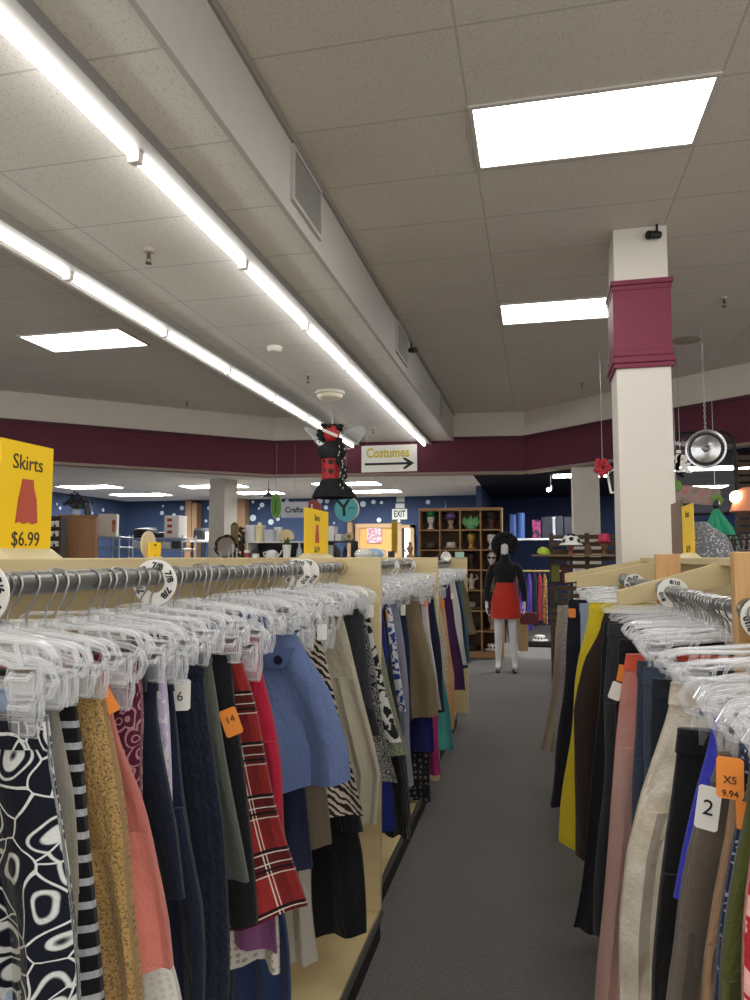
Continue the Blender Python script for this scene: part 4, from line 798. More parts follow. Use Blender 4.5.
# wire shelving
def wire_rack(px0, px1, pyt, Y, dep, label, shelves):
    a, b = atY(px0, pyt, Y), atY(px1, pyt, Y); t = thing('wire_shelf_unit', label, 'shelf', ((a.x + b.x) / 2, Y + dep / 2, 0)); W = plain('9fa6ac', .35, .8)
    for x in (a.x, b.x):
        for y in (Y, Y + dep): G().tube([(x, y, 0), (x, y, a.z + .03)], .013, 8).make('post', W, t)
    zz = []
    for py in shelves:
        z = atY(px0, py, Y).z if py > 10 else py; zz.append(z); g = G()
        for y in (Y, Y + dep): g.tube([(a.x, y, z), (b.x, y, z)], .006, 6); g.tube([(a.x, y, z - .035), (b.x, y, z - .035)], .005, 6)
        for x in (a.x, b.x): g.tube([(x, Y, z), (x, Y + dep, z)], .006, 6)
        n = int((b.x - a.x) / .05)
        for i in range(1, n): x = a.x + (b.x - a.x) * i / n; g.tube([(x, Y, z), (x, Y + dep, z)], .003, 4)
        g.make('wire_shelf', W, t)
    return a.x, b.x, zz
def box_at(px0, py0, px1, z, Y, dep, mat, name, label, cat, group=None, bev=.004):
    a, b = atY(px0, py0, Y), atY(px1, py0, Y); return tag(G().box(a.x, b.x, Y, Y + dep, z, a.z).make(name, mat, bevel=bev), label, cat, group)
xa, xb, zz = wire_rack(98.5, 119.5, 536.5, 10.4, .4, 'narrow wire shelf unit right of the brown cabinet', [537, 547, 1.35, .8, .2])
Y = 10.45; t = thing('printed_carton', 'white carton with a printed figure on the narrow wire shelf', 'box', ((xa + xb) / 2, Y, zz[0])); a, b = atY(99, 514, Y), atY(117, 514, Y)
G().box(a.x, b.x, Y, Y + .3, zz[0] + .007, a.z).make('box', plain('cfccc4', .7), t, bevel=.003); c = atY(113, 526, Y - .004)
G().box(c.x - .02, c.x + .04, Y - .003, Y - .001, c.z - .1, c.z + .1).make('print', plain('b0765c', .7), t); G().ball((c.x + .01, Y - .004, c.z + .06), .03, .003, .03).make('print', plain('a7322c', .6), t); t.rotation_euler.z = .45; t.scale.x = .85
xa, xb, zz = wire_rack(129.5, 182.5, 537, 11.2, .5, 'wide wire shelf unit of printers at the back left', [538, 549, 1.3, .8, .2])
Y = 11.25
def printer(px0, px1, pyt, z, label, mat):
    a, b = atY(px0, pyt, Y), atY(px1, pyt, Y); t = thing('printer', label, 'printer', ((a.x + b.x) / 2, Y, z)); h = a.z - z
    G().box(a.x, b.x, Y, Y + .36, z + .006, z + h * .82).make('body', mat, t, bevel=.012); G().prism([(0, h * .82), (.3, h), (.36, h), (.36, h * .82)], a.x + .02, b.x - .02, lambda u, v, d: (d, Y + u, z + v)).make('lid', mat, t, bevel=.006)
    G().box(a.x + .05, b.x - .05, Y - .08, Y + .0, z + h * .2, z + h * .26).make('paper_tray', plain('2c2d30', .5), t)
printer(133.5, 147, 527, zz[0], 'black printer on the left of the wide wire shelf top', plain('20252e', .45)); printer(148, 163, 531.5, zz[0], 'low black printer in the middle of the wide wire shelf top', plain('262a31', .45))
t = thing('printed_carton', 'tall white carton with red print on the right of the wide wire shelf', 'box', atY(172, 537, Y)); a, b = atY(164.5, 515.5, Y), atY(179, 515.5, Y)
G().box(a.x, b.x, Y, Y + .3, zz[0] + .007, a.z).make('box', plain('dcdad6', .7), t, bevel=.003)
for i in range(3): c = atY(171, 520 + 6 * i, Y); G().box(c.x - .07, c.x + .02, Y - .003, Y - .001, c.z - .025, c.z + .025).make('print', plain('a82c34', .6), t)
for i, (x0, x1, yt, m) in enumerate(((132, 141, 541, 'b7b9bb'), (143, 150, 542, '2a2c31'), (152, 159, 541, 'a3a5a8'), (161, 170, 542, 'c4c4c2'), (171, 180, 541, '33353a'))):
    box_at(x0, yt, x1, zz[1] + .006, Y, .25, plain(m, .5), 'appliance', ['pale grey', 'black', 'mid grey', 'off white', 'charcoal'][i] + ' small appliance on the second tier of the wide wire shelf', 'appliance', None, .02)
# table with a black office chair, left of the pillar
Y = 12.6; a, b = atY(190, 540, Y), atY(213, 540, Y); t = thing('counter_table', 'white topped counter left of the grey pillar', 'table', ((a.x + b.x) / 2, Y + .3, 0)); G().box(a.x, b.x, Y, Y + .6, a.z - .04, a.z).make('top', WHITE, t, bevel=.004)
for x in (a.x + .03, b.x - .03):
    for y in (Y + .04, Y + .56): G().box(x - .02, x + .02, y - .02, y + .02, 0, a.z - .04).make('leg', plain('54565a', .4, .7), t)
zt = a.z; t = thing('printer', 'black copier on the counter left of the grey pillar', 'printer', atY(198, 540, Y + .1)); a, b = atY(193, 528, Y + .1), atY(204, 528, Y + .1)
G().box(a.x, b.x, Y + .1, Y + .5, zt, a.z - .03).make('body', plain('1a1b20', .5), t, bevel=.02); G().box(a.x + .02, b.x - .02, Y + .12, Y + .48, a.z - .03, a.z).make('lid', plain('24252a', .4), t, bevel=.01)
box_at(205, 532, 211.5, zt, Y + .1, .3, WHITE, 'printer_carton', 'white box on the counter just left of the grey pillar', 'box')
# ---------------------------------------------------------------- display shelf behind the first left rack
Y = 9.0; a, b = atY(192, 557.5, Y), atY(306, 557.5, Y); z0 = 1.47; z1 = atY(265, 541.5, Y + .05).z
t = thing('display_shelf', 'pale display shelf of housewares behind the first left rack', 'shelf', ((a.x + b.x) / 2, Y + .25, 0)); xm = atY(243, 541, Y).x
G().box(a.x, b.x, Y, Y + .5, z0 - .03, z0).make('shelf_board', plain('d9d4c8', .6), t, bevel=.003); G().box(a.x + .02, b.x - .02, Y + .03, Y + .48, 0, z0 - .03).make('cabinet_base', plain('b6afa2', .7), t)
G().box(xm, b.x, Y + .12, Y + .5, z1 - .015, z1).make('upper_board', WHITE, t, bevel=.003); G().box(xm, b.x, Y + .47, Y + .5, z0, z1 + .002).make('back_panel', plain('22252d', .7), t)
for x in (xm + .01, b.x - .01): G().box(x - .01, x + .01, Y + .12, Y + .47, z0, z1 - .015).make('upright', WHITE, t)
def on(px, z, dy=.1): p = atY(px, 540, Y + dy); p.z = z; return p
def lat(px, z, prof, mat, name, label, cat, dy=.08, seg=18): return tag(G().lathe(prof, on(px, z, dy), seg).make(name, mat), label, cat)
c = on(226, z0 + .165, .1); t = thing('wreath', 'round brown twig wreath leaning on the display shelf in front of the grey pillar', 'wreath', (c.x, c.y, z0))
g = G()
for j in range(7): ph = random.uniform(0, 6.28); g.tube([(c.x + (.15 + .016 * math.sin(i * .9 + ph)) * math.cos(2 * PI * i / 36), c.y + .02 * math.cos(i * 1.3 + ph), c.z + (.15 + .016 * math.cos(i * .7 + ph)) * math.sin(2 * PI * i / 36)) for i in range(36)], .008, 5, True)
g.make('twigs', plain('33261c', .9), t)
c = on(226, z0 + .165, .19); tag(disc_y(c, .15, .012).make('platter', plain('8d8478', .5)), 'grey round platter standing inside the brown twig wreath', 'platter')
c = on(241.5, z0, .06); t = thing('garland', 'dark leafy garland standing at the right side of the grey pillar', 'garland', c); g = G()
for i in range(60): q = random.random(); g.ball(c + Vector((random.uniform(-.03, .03) , random.uniform(-.03, .03), q * .42)), random.uniform(.012, .028), None, .02, 4, 6)
g.make('leaves', plain('2f2a20', .9), t); G().tube([c, c + Vector((.01, 0, .2)), c + Vector((0, 0, .42))], .008, 6).make('stem', DARKW, t)
c = on(234.5, z0 + .28, .3); t = thing('lantern', 'olive brown box lantern in front of the pillar', 'lantern', (c.x, c.y, z0)); G().box(c.x - .045, c.x + .045, c.y - .04, c.y + .04, z0 + .2, z0 + .47).make('body', plain('6f6238', .6), t, bevel=.006); G().box(c.x - .055, c.x + .055, c.y - .05, c.y + .05, z0, z0 + .2).make('base', plain('5a5032', .6), t, bevel=.006); G().lathe([(.05, 0), (.03, .03), (.01, .04), (0, .05)], (c.x, c.y, z0 + .47), 12).make('cap', plain('5a5032', .6), t)
GLS = clear('clear_glass', 'dfe6ea', .35)
for i, (px, h) in enumerate(((229, .13), (233, .2), (237, .15), (221, .1))): lat(px, z0, [(0, 0), (.035, 0), (.012, .015), (.01, h * .5), (.02, h * .6), (.01, h * .7), (.022, h), (.015, h)], GLS, 'glass_candlestick', ['short', 'tallest', 'middle', 'small left'][i] + ' clear glass candlestick in front of the twig wreath', 'candlestick', .0)
c = on(247.5, z0, .04); t = thing('candle_jar', 'red candle in a glass jar under the upper shelf edge', 'candle', c); G().lathe([(0, 0), (.04, 0), (.042, .09), (.03, .1), (.0, .1)], c, 16).make('candle', plain('9a3f44', .5), t); G().lathe([(.043, .085), (.045, .11), (.03, .125), (0, .125)], c, 16).make('lid', WHITE, t)
c = on(256, z0, .04); t = thing('jar', 'black and white jar right of the red candle', 'jar', c); G().lathe([(0, 0), (.045, 0), (.05, .05), (.04, .08)], c, 16).make('body', WHITE, t); G().lathe([(.046, .075), (.048, .12), (.02, .135), (0, .15)], c, 16).make('lid', plain('26272b', .4), t)
c = on(272, z0, .05); t = thing('teapot', 'white teapot on the display shelf', 'teapot', c); G().lathe([(0, 0), (.06, 0), (.085, .04), (.08, .09), (.045, .12), (0, .125)], c, 18).make('body', WHITE, t); G().tube([c + Vector((.075, 0, .04)), c + Vector((.12, 0, .07)), c + Vector((.14, 0, .12))], [.018, .012, .01], 8).make('spout', WHITE, t); G().tube([c + Vector((-.07, 0, .1)), c + Vector((-.12, 0, .09)), c + Vector((-.11, 0, .05)), c + Vector((-.075, 0, .03))], .008, 6).make('handle', WHITE, t); G().ball(c + Vector((0, 0, .135)), .014).make('lid_knob', plain('22242a', .4), t)
c = on(270, z0, .2); tag(G().ball(c + Vector((0, 0, .075)), .06, .06, .075).make('ornament_ball', plain('17181c', .3)), 'round black ornament behind the white teapot', 'ornament')
c = on(299.5, z0, .06); lat(299.5, z0, [(0, 0), (.04, 0), (.045, .04), (.04, .12), (.015, .17), (.014, .21), (.02, .215), (0, .23)], GLS, 'glass_decanter', 'clear glass decanter left of the farther yellow skirts sign', 'decanter')
box_at(245.5, 525, 254, z1, Y + .15, .12, plain('d5d7dc', .6), 'white_carton', 'white upright box on the upper shelf right of the pillar', 'box')
c = on(259.5, z1, .25); t = thing('canister', 'cream lidded canister on the upper shelf', 'canister', c); G().lathe([(0, 0), (.07, 0), (.075, .02), (.065, .2), (.0, .2)], c, 20).make('body', plain('d9d0a8', .5), t); G().lathe([(.085, .2), (.085, .22), (.03, .23), (.025, .26), (0, .265)], c, 20).make('lid', plain('d9d0a8', .5), t)
box_at(264.5, 529.5, 273, z1, Y + .15, .12, plain('b6b8c4', .6), 'grey_carton', 'pale grey box on the upper shelf right of the cream canister', 'box'); box_at(274, 527, 280, z1, Y + .3, .1, plain('d7d8da', .6), 'white_carton', 'second white box on the upper shelf, behind the plant', 'box')
c = on(287, z0, -.02); t = thing('potted_plant', 'green plant in a white pot at the right of the display shelf', 'plant', c); c = c + Vector((0, -.0, 0)); G().lathe([(0, 0), (.045, 0), (.06, .19), (.05, .19), (.045, .17), (0, .17)], c, 16).make('pot', WHITE, t); g = G()
for i in range(34): a1, e1 = random.uniform(0, 6.28), random.uniform(.2, 1.4); d = Vector((math.cos(a1) * math.sin(e1), math.sin(a1) * math.sin(e1) * .6, math.cos(e1))); p0 = c + Vector((0, 0, .17)); q = d.cross(Vector((0, 0, 1))).normalized() * .016; g.add([p0, p0 + d * .06 + q, p0 + d * .13, p0 + d * .06 - q], [(0, 1, 2, 3)])
g.make('leaves', plain('4f6b34', .7), t)
c = on(286, z1, .3); t = thing('shell_fan', 'tan fan shaped basket above the potted plant', 'basket', c); G().prism([(-.03, 0), (.03, 0)] + [(.11 * math.cos(i * PI / 10), .05 + .12 * math.sin(i * PI / 10)) for i in range(11)], 0, .03, lambda u, v, d: (c.x + u, c.y + d, c.z + v)).make('fan', plain('cdb98a', .8), t, bevel=.004)
# shelf right of the farther yellow sign
Y = 9.6; a, b = atY(326, 541, Y), atY(352, 541, Y); t = thing('black_shelf', 'black open shelf right of the farther yellow skirts sign', 'shelf', ((a.x + b.x) / 2, Y, 0)); g = .02
for z in (a.z, 1.5, 1.1, .6): G().box(a.x, b.x, Y, Y + .35, z - g, z).make('shelf_board', plain('1c1d22', .5), t)
for x in (a.x, b.x - .02): G().box(x, x + .02, Y + .001, Y + .349, 0, a.z - g).make('side_panel', plain('1c1d22', .5), t)
zt = a.z
for i, (x0, x1, yt, m) in enumerate(((328, 334, 526, 'dcdcda'), (335, 341, 534, 'd3d0c8'), (327, 333, 545, 'b9b9b6'))): box_at(x0, yt, x1, zt if i < 2 else 1.5, Y + .05, .2, plain(m, .6), 'paper_box', ['tall white', 'low white', 'grey'][i] + ' paper box on the black shelf', 'box')
c = atY(347.5, 540, Y - .05); c.z = zt; t = thing('wicker_fan', 'tan round wicker piece on the black shelf beside the doorway', 'wicker ornament', c); disc_y((c.x, c.y + .08, c.z + .06), .062, .03).make('disc', plain('b9a884', .8), t); disc_y((c.x, c.y + .075, c.z + .06), .03, .006).make('center', plain('7d6a4c', .8), t); G().lathe([(0, 0), (.04, 0), (.02, .02), (0, .02)], (c.x, c.y + .09, c.z), 12).make('foot', plain('7d6a4c', .8), t)
for i in range(3): lat_c = atY(331 + 7 * i, 540, Y + .1); lat_c.z = 1.5; tag(G().lathe([(0, 0), (.03, 0), (.035, .08), (.012, .11), (.012, .14), (0, .14)], lat_c, 12).make('dark_bottle', plain(['25262c', '33272a', '1f2b30'][i], .3)), ['left', 'middle', 'right'][i] + ' small dark bottle under the top of the black shelf', 'bottle', 'dark bottles on the black shelf')
# things on top of the left racks
c = Vector((-1.12, 4.9, 1.497)); t = thing('plastic_bag_bundle', 'crumpled white and blue plastic bag bundle on the middle left rack', 'bag', c)
for nm, m, n, o in (('white_bag', clear('bag_film', 'e4e8ea', .45), 9, 0), ('blue_bag', plain('8fb2cc', .5), 3, 1)):
    g = G()
    for i in range(n): g.ball(c + Vector((random.uniform(-.03, .03), (i / 8 - .5) * .5 if not o else random.uniform(-.08, .08), .022)), random.uniform(.04, .07), random.uniform(.05, .09), random.uniform(.022, .045), 6, 9)
    g.make(nm, m, t)
t = thing('wall_clip_lamp', 'white and black round clip lamp at the end of the farthest left rack', 'clip lamp', (-.79, 6.3, 1.5)); c = atY(444, 558, 6.3); G().lathe([(.0, 0), (.035, 0), (.045, .05), (.04, .055), (.0, .03)], c, 16, M=Euler((PI / 2.4, 0, .6)).to_matrix()).make('shade', WHITE, t); G().ball(c + Vector((-.045, .02, 0)), .028).make('socket', BLACK, t); G().tube([c + Vector((-.05, .02, 0)), (-1.05, 6.35, 1.5)], .006, 6).make('arm', BLACK, t)
t = tag(G().box(-1.1, -1.06, 5.35, 5.42, 1.497, 1.545).make('dark_box', plain('2b2526', .6), bevel=.004), 'tiny dark box on the farthest left rack in front of the bright doorway', 'box')
c = atY(410, 556, 6.0); c.z = 1.497; t = thing('figurine', 'ornate brown figurine on the farthest left rack before the bright doorway', 'figurine', c); G().lathe([(0, 0), (.035, 0), (.03, .02), (.012, .03), (.025, .06), (.028, .08), (.012, .1), (.018, .118), (.01, .13), (0, .135)], c, 14).make('body', plain('8a6a4c', .6), t); G().tube([c + Vector((-.02, 0, .08)), c + Vector((-.04, -.01, .06)), c + Vector((-.03, -.02, .04))], .006, 6).make('arm', plain('8a6a4c', .6), t)
# ---------------------------------------------------------------- cubby shelf of hats
CY = 11.0; a, b = atY(419.5, 510, CY), atY(501, 510, CY); cxa, cxb, czt = a.x, b.x, a.z; CD = .34
cub = thing('cubby_shelf', 'tall wooden cubby shelf of hats and mannequin heads behind the mannequin', 'shelf', ((cxa + cxb) / 2, CY + CD / 2, 0))
rows = 7; ch = (czt - .09) / rows; cw = (cxb - cxa) / 4
G().box(cxa, cxb, CY + CD - .012, CY + CD, .02, czt - .01).make('back_panel', wood('cubby_back', '4d3723', '5f4630', 1, .7), cub)
for i in range(5): x = cxa + cw * i; G().box(x - .011, x + .011, CY + (0 if i in (0, 4) else .004), CY + CD - .012, 0 if i in (0, 4) else .08, czt).make('side_panel' if i in (0, 4) else 'divider', CUBW, cub, bevel=.002)
for j in range(rows + 1): z = .08 + ch * j; G().box(cxa, cxb, CY + .003, CY + CD - .012, z - .01, z + .01).make('shelf_board', CUBW, cub)
G().box(cxa - .015, cxb + .015, CY - .01, CY + CD, czt, czt + .025).make('top_board', CUBW, cub, bevel=.002); G().box(cxa, cxb, CY + .02, CY + .04, 0, .07).make('plinth', CUBW, cub)
def cell(c, r): return Vector((cxa + cw * (c + .5), CY + .15, czt - ch * (r + 1) + .0 - (.0) + .011))
def head(p, mat, label, k=1.0, rz=0, extras=None):
    t = thing('wig_stand', label, 'mannequin head', p); M = Matrix.Translation(p) @ Matrix.Rotation(rz, 4, 'Z') @ Matrix.Scale(k, 4)
    g = G(); m3 = M.to_3x3()
    g.lathe([(0, 0), (.062, 0), (.058, .012), (.04, .03), (.032, .06), (.034, .08), (.03, .1)], p, 16, 1, .9, m3)
    rings = []
    for z, rx, ry, oy in ((.075, .018, .022, -.03), (.085, .035, .038, -.022), (.105, .05, .056, -.008), (.13, .058, .068, 0), (.16, .063, .078, .004), (.19, .064, .08, .008), (.215, .056, .07, .012), (.235, .038, .048, .014), (.245, .012, .015, .014)):
        rings.append([M @ Vector((rx * math.cos(2 * PI * i / 18), oy + ry * math.sin(2 * PI * i / 18), z)) for i in range(18)])
    g.loft(rings); g.loft([[M @ Vector((x * s, y, z)) for x, y, z in ((-.01, -.07, .128), (.01, -.07, .128), (.006, -.072, .165), (-.006, -.072, .165))] if s == 1 else [M @ Vector(q) for q in ((-.006, -.09, .13), (.006, -.09, .13), (.003, -.078, .165), (-.003, -.078, .165))] for s in (1, 2)])
    o = g.make('head', mat, t); e = G()
    for s in (-1, 1): e.ball(M @ Vector((s * .024, -.071, .163)), .012 * k, .006 * k, .006 * k, 5, 8)
    e.make('eyes', plain('3b302c', .5), t); G().ball(M @ Vector((0, -.071, .108)), .016 * k, .006 * k, .005 * k, 5, 8).make('lips', plain('8f4a48', .5), t)
    return t
def hat(p, mat, label, R=.12, h=.09, r=.075, band=None, brim_up=.012, flat=False, name='hat'):
    t = thing(name, label, 'hat', p)
    prof = [(r * .98, .0), (R, .004 + brim_up), (R - .004, .01 + brim_up), (r, .012), (r * .95, h * .6), (r * .88, h)] + ([(r * .4, h), (0, h)] if flat else [(r * .6, h * 1.05), (r * .25, h * .92), (0, h * .9)])
    G().lathe(prof, p, 24, 1, 1.12).make('felt', mat, t)
    if band: G().lathe([(r * 1.0, .013), (r * 1.03, .014), (r * .99, .034), (r * .94, .034)], p, 24, 1, 1.12).make('hat_band', band, t)
    return t
SKW = plain('d8cfc6', .5); SKB = plain('5a4034', .6); SKG = plain('bd9a55', .4, .5); FO = plain('d9d7d2', .8); DK = plain('241d1b', .7)
K = .95
p = cell(0, 0); head(p, SKW, 'pale mannequin head in the top left cubby', K); hat(p + Vector((0, .01, .2 * K)), plain('1f8a3e', .5), 'bright green top hat in the top left cubby', .1, .1, .075, plain('14521f', .5), .004, True)
p = cell(1, 0); head(p, plain('b89a8c', .5), 'mannequin head under the purple hat in the top row', K); hat(p + Vector((0, .01, .19 * K)), plain('5d3a70', .7), 'purple wide brimmed hat in the second top cubby', .13, .07, .08, plain('8b6aa0', .7), -.03)
p = cell(1, 0) + Vector((0, -.085, .152)); g = G(); 
for s in (-1, 1): g.ball(p + Vector((s * .028, 0, 0)), .024, .008, .017, 6, 10)
g.bar(p + Vector((-.06, .02, .005)), p + Vector((.06, .02, .005)), .006, .006); tag(g.make('sunglasses', plain('17141a', .2)), 'black sunglasses on the head under the purple hat', 'sunglasses')
p = cell(2, 0); t = thing('green_headpiece', 'spiky light green headpiece in the third top cubby', 'headpiece', p); g = G()
for i in range(11):
    a1 = PI * (i - 5) / 5 * .2; L1 = .15 + .05 * ((i * 7) % 3) / 2; d = Vector((math.sin(a1), -.15, math.cos(a1))); q = Vector((math.cos(a1), 0, -math.sin(a1))) * .02; o = p + Vector((.012 * (i - 5), 0, .02))
    g.loft([[o - q, o + Vector((0, -.012, 0)), o + q, o + Vector((0, .012, 0))], [o + d * L1 * .6 - q * .9, o + d * L1 * .6 + Vector((0, -.01, 0)), o + d * L1 * .6 + q * .9, o + d * L1 * .6 + Vector((0, .01, 0))], [o + d * L1 - q * .1, o + d * L1, o + d * L1 + q * .1, o + d * L1 + Vector((0, .002, 0))]])
g.make('spikes', plain('79b57c', .6), t); G().lathe([(0, 0), (.08, 0), (.085, .03), (.075, .05), (0, .05)], p, 20).make('headband', plain('5d9a63', .6), t)
p = cell(3, 0); head(p, SKB, 'brown mannequin head in the top right cubby', K); hat(p + Vector((0, .01, .175 * K)), DK, 'dark brown hat on the head in the top right cubby', .12, .085, .08, plain('120f0e', .6), -.02)
p = cell(0, 1); hat(p, plain('54483c', .8), 'grey brown fedora in the second row, leftmost cubby', .135, .1, .08, DK)
p = cell(1, 1); hat(p, plain('c9c2b4', .8), 'off white fedora beside the grey brown one', .135, .1, .08, plain('6e6254', .7))
p = cell(2, 1); head(p, SKG, 'gold faced mannequin head in the second row', 1.05); hat(p + Vector((0, .01, .235)), DK, 'small black cap on the gold faced head', .075, .035, .068)
p = cell(3, 1); head(p, FO, 'white mannequin head turned left in the second row', 1.05, -.5); hat(p + Vector((.01, .02, .215)), plain('16161a', .9), 'black beret on the white head in the second row', .085, .05, .08)
for c, lab, m in ((0, 'dark straw hat in the third row, mostly behind the rack', '3e3226'), (1, 'brown felt hat in the third row behind the mint green card', '4a3528')): hat(cell(c, 2), plain(m, .8), lab, .13, .09, .08)
p = cell(2, 2); head(p, plain('2b211d', .5), 'very dark mannequin head in the third row', 1.05)
p = cell(3, 2); head(p, FO, 'white mannequin head wearing sunglasses in the third row', 1.05); q = p + Vector((0, -.09, .17)); g = G()
for s in (-1, 1): g.ball(q + Vector((s * .028, 0, 0)), .025, .008, .018, 6, 10)
g.bar(q + Vector((-.06, .02, .005)), q + Vector((.06, .02, .005)), .006, .006); tag(g.make('sunglasses', plain('141416', .2)), 'black sunglasses on the white head in the third row', 'sunglasses')
p = cell(2, 3); t = thing('bust_statue', 'off white torso statue with raised arms in the fourth row', 'statue', p); G().lathe([(0, 0), (.05, 0), (.04, .03), (.035, .06), (.05, .1), (.06, .14), (.03, .165), (.018, .18)], p, 16, 1, .7).ball(p + Vector((0, 0, .2)), .026, .028, .034).make('torso', plain('c4b6a6', .6), t)
for s in (-1, 1): G().tube([p + Vector((s * .05, 0, .145)), p + Vector((s * .09, -.01, .15)), p + Vector((s * .075, -.02, .215))], [.018, .016, .01], 8).make('arm', plain('c4b6a6', .6), t)
p = cell(3, 3); tag(G().lathe([(0, 0), (.06, 0), (.07, .06), (.05, .14), (.025, .2), (.03, .22), (.02, .22)], p, 18).make('vase', plain('6d6150', .5)), 'grey brown vase in the fourth row beside the statue', 'vase')
p = cell(2, 4); hat(p, plain('8d8476', .8), 'grey hat in the fifth row', .13, .1, .08, DK)
p = cell(3, 4); hat(p, plain('5d2a2a', .8), 'dark red hat in the fifth row behind the mannequin', .13, .1, .08)
p = cell(2, 5); tag(G().lathe([(0, 0), (.09, 0), (.1, .06), (.08, .09), (.0, .1)], p, 18).make('hat_box', plain('3a2e24', .8)), 'low dark round box in the sixth row', 'box')
p = cell(3, 5); head(p, plain('a98f74', .6), 'tan mannequin head with a silver tiara in the sixth row', 1.05); q = p + Vector((0, -.0, .2)); g = G().tube([q + Vector((.066 * math.cos(i * PI / 10 + PI), .082 * math.sin(i * PI / 10 + PI), .0)) for i in range(11)], .006, 6)
for i in range(1, 10): o = q + Vector((.066 * math.cos(i * PI / 10 + PI), .082 * math.sin(i * PI / 10 + PI), 0)); g.tube([o, o + Vector((0, 0, .03 + .015 * (i % 2)))], [.006, .002], 5)
tag(g.make('tiara', plain('c9cbd0', .25, .9)), 'silver tiara on the tan mannequin head', 'tiara')
p = cell(2, 6); hat(p, plain('33271f', .8), 'dark brown hat in the bottom row', .13, .08, .08)
def dotted_hat(p, label):
    t = thing('hat', label, 'hat', p); G().lathe([(.08, 0), (.135, .004), (.133, .016), (.085, .018), (.082, .085), (.04, .095), (0, .095)], p, 26).make('felt', plain('dcd8d0', .7), t)
    for i in range(10): a1 = 2 * PI * i / 10; G().cbox(p + Vector((.086 * math.cos(a1), .086 * math.sin(a1), .045)), .004, .028, .03, a1).make('dark_patch', plain('191417', .7), t)
dotted_hat(cell(3, 6), 'white hat with dark patches in the bottom row of the cubby shelf')
# two small things on top of the cubby shelf
p = Vector((cxa + .38, CY + .15, czt + .025)); tag(G().tube([p, p + Vector((.01, 0, .06)), p + Vector((-.01, 0, .13))], [.012, .006, .003], 6).lathe([(0, 0), (.03, 0), (.012, .012), (0, .012)], p, 10).make('feather_stand', plain('8d94a8', .6)), 'small pale feather stand on top of the cubby shelf', 'ornament')
# ---------------------------------------------------------------- mannequin
mp = atZ(506.5, 672, 0); mp = Vector((mp.x, mp.y, 0)); mann = thing('mannequin', 'white mannequin in black turtleneck and red skirt at the end of the aisle', 'mannequin', mp)
V = []; Ed = []; Rr = []
def jv(x, y, z, r, par=None, ry=None):
    V.append((mp.x + x, mp.y + y, z)); Rr.append((r, ry or r)); 
    if par is not None: Ed.append((par, len(V) - 1))
    return len(V) - 1
pel = jv(0, .0, .93, .125, None, .095); wa = jv(0, 0, 1.10, .095, pel, .075); chv = jv(0, -.005, 1.28, .115, wa, .085); nb = jv(0, .01, 1.42, .06, chv); nk = jv(0, .0, 1.52, .045, nb); hd = jv(0, -.015, 1.60, .07, nk, .085); ht = jv(0, 0, 1.70, .065, hd, .08)
for s in (-1, 1):
    hp = jv(s * .085, 0, .86, .088, pel); kn = jv(s * .095, -.02, .49, .056, hp); cf = jv(s * .1, .02, .34, .052, kn); an = jv(s * .105, .03, .1, .034, cf); jv(s * .115, -.07, .045, .03, an)
    sh = jv(s * .15, .005, 1.37, .036, chv); el = jv(s * .225, .03, 1.13, .038, sh); wr = jv(s * .245, -.03, .92, .024, el); pa = jv(s * .245, -.045, .865, .026, wr, .016)
    for i, (oy, L1) in enumerate(((-.03, .07), (-.01, .078), (.01, .073), (.026, .06))): f1 = jv(s * .248, -.045 + oy, .83, .009, pa); f2 = jv(s * .242, -.05 + oy, .83 - L1 * .55, .008, f1); jv(s * .232, -.055 + oy, .83 - L1, .007, f2)
    t1 = jv(s * .228, -.08, .86, .01, pa); jv(s * .222, -.095, .83, .008, t1)
me = bpy.data.meshes.new('body'); me.from_pydata([Vector(v) - mp for v in V], Ed, []); body = bpy.data.objects.new('body', me); COL.objects.link(body); body.location = mp; me.materials.append(plain('d4d2d0', .5))
sk = body.modifiers.new('skin', 'SKIN'); sk.use_smooth_shade = True
for i, d in enumerate(me.skin_vertices[0].data): d.radius = Rr[i]; d.use_root = i == 0
sb = body.modifiers.new('sub', 'SUBSURF'); sb.levels = 1; sb.render_levels = 1; attach(body, mann)
E2 = lambda x, y, z, rx, ry, n=24: [mp + Vector((x + rx * math.cos(2 * PI * i / n), y + ry * math.sin(2 * PI * i / n), z)) for i in range(n)]
g = G().loft([E2(0, 0, 1.10, .118, .1), E2(0, 0, 1.16, .115, .097), E2(0, -.005, 1.27, .15, .118), E2(0, -.005, 1.34, .165, .11), E2(0, .005, 1.41, .13, .08), E2(0, .01, 1.45, .07, .068), E2(0, .005, 1.50, .058, .06), E2(0, 0, 1.55, .056, .058)], False, False)
for s in (-1, 1): g.tube([mp + Vector(q) for q in ((s * .09, .005, 1.385), (s * .155, .01, 1.36), (s * .2, .02, 1.26), (s * .228, .03, 1.13), (s * .24, 0, 1.02), (s * .247, -.028, .915))], [.05, .056, .052, .047, .042, .036], 12)
TN = fabric('black_jersey', '17181c'); g.make('turtleneck', TN, mann)
g = G().loft([E2(0, 0, 1.165, .123, .105), E2(0, 0, 1.12, .128, .108), E2(0, 0, 1.02, .165, .135), E2(0, 0, .90, .19, .15), E2(0, 0, .70, .196, .16)], False, False); g.make('red_skirt', fabric('red_denim', 'b52f22', 'c8402f', 'denim'), mann)
g = G().ball(mp + Vector((0, .06, 1.665)), .152, .12, .15, 14, 22)
for i in range(170):
    a1, e1 = random.uniform(0, 6.28), random.uniform(-.7, 1.5); d = Vector((math.cos(a1) * math.cos(e1), math.sin(a1) * math.cos(e1), math.sin(e1)))
    if d.y < -.45 and abs(d.x) < .42 and d.z < .55: continue
    q = mp + Vector((0, .05, 1.66)) + Vector((d.x * .152, d.y * .12, d.z * .15)); g.ball(q, .034, .034, .03, 4, 6)
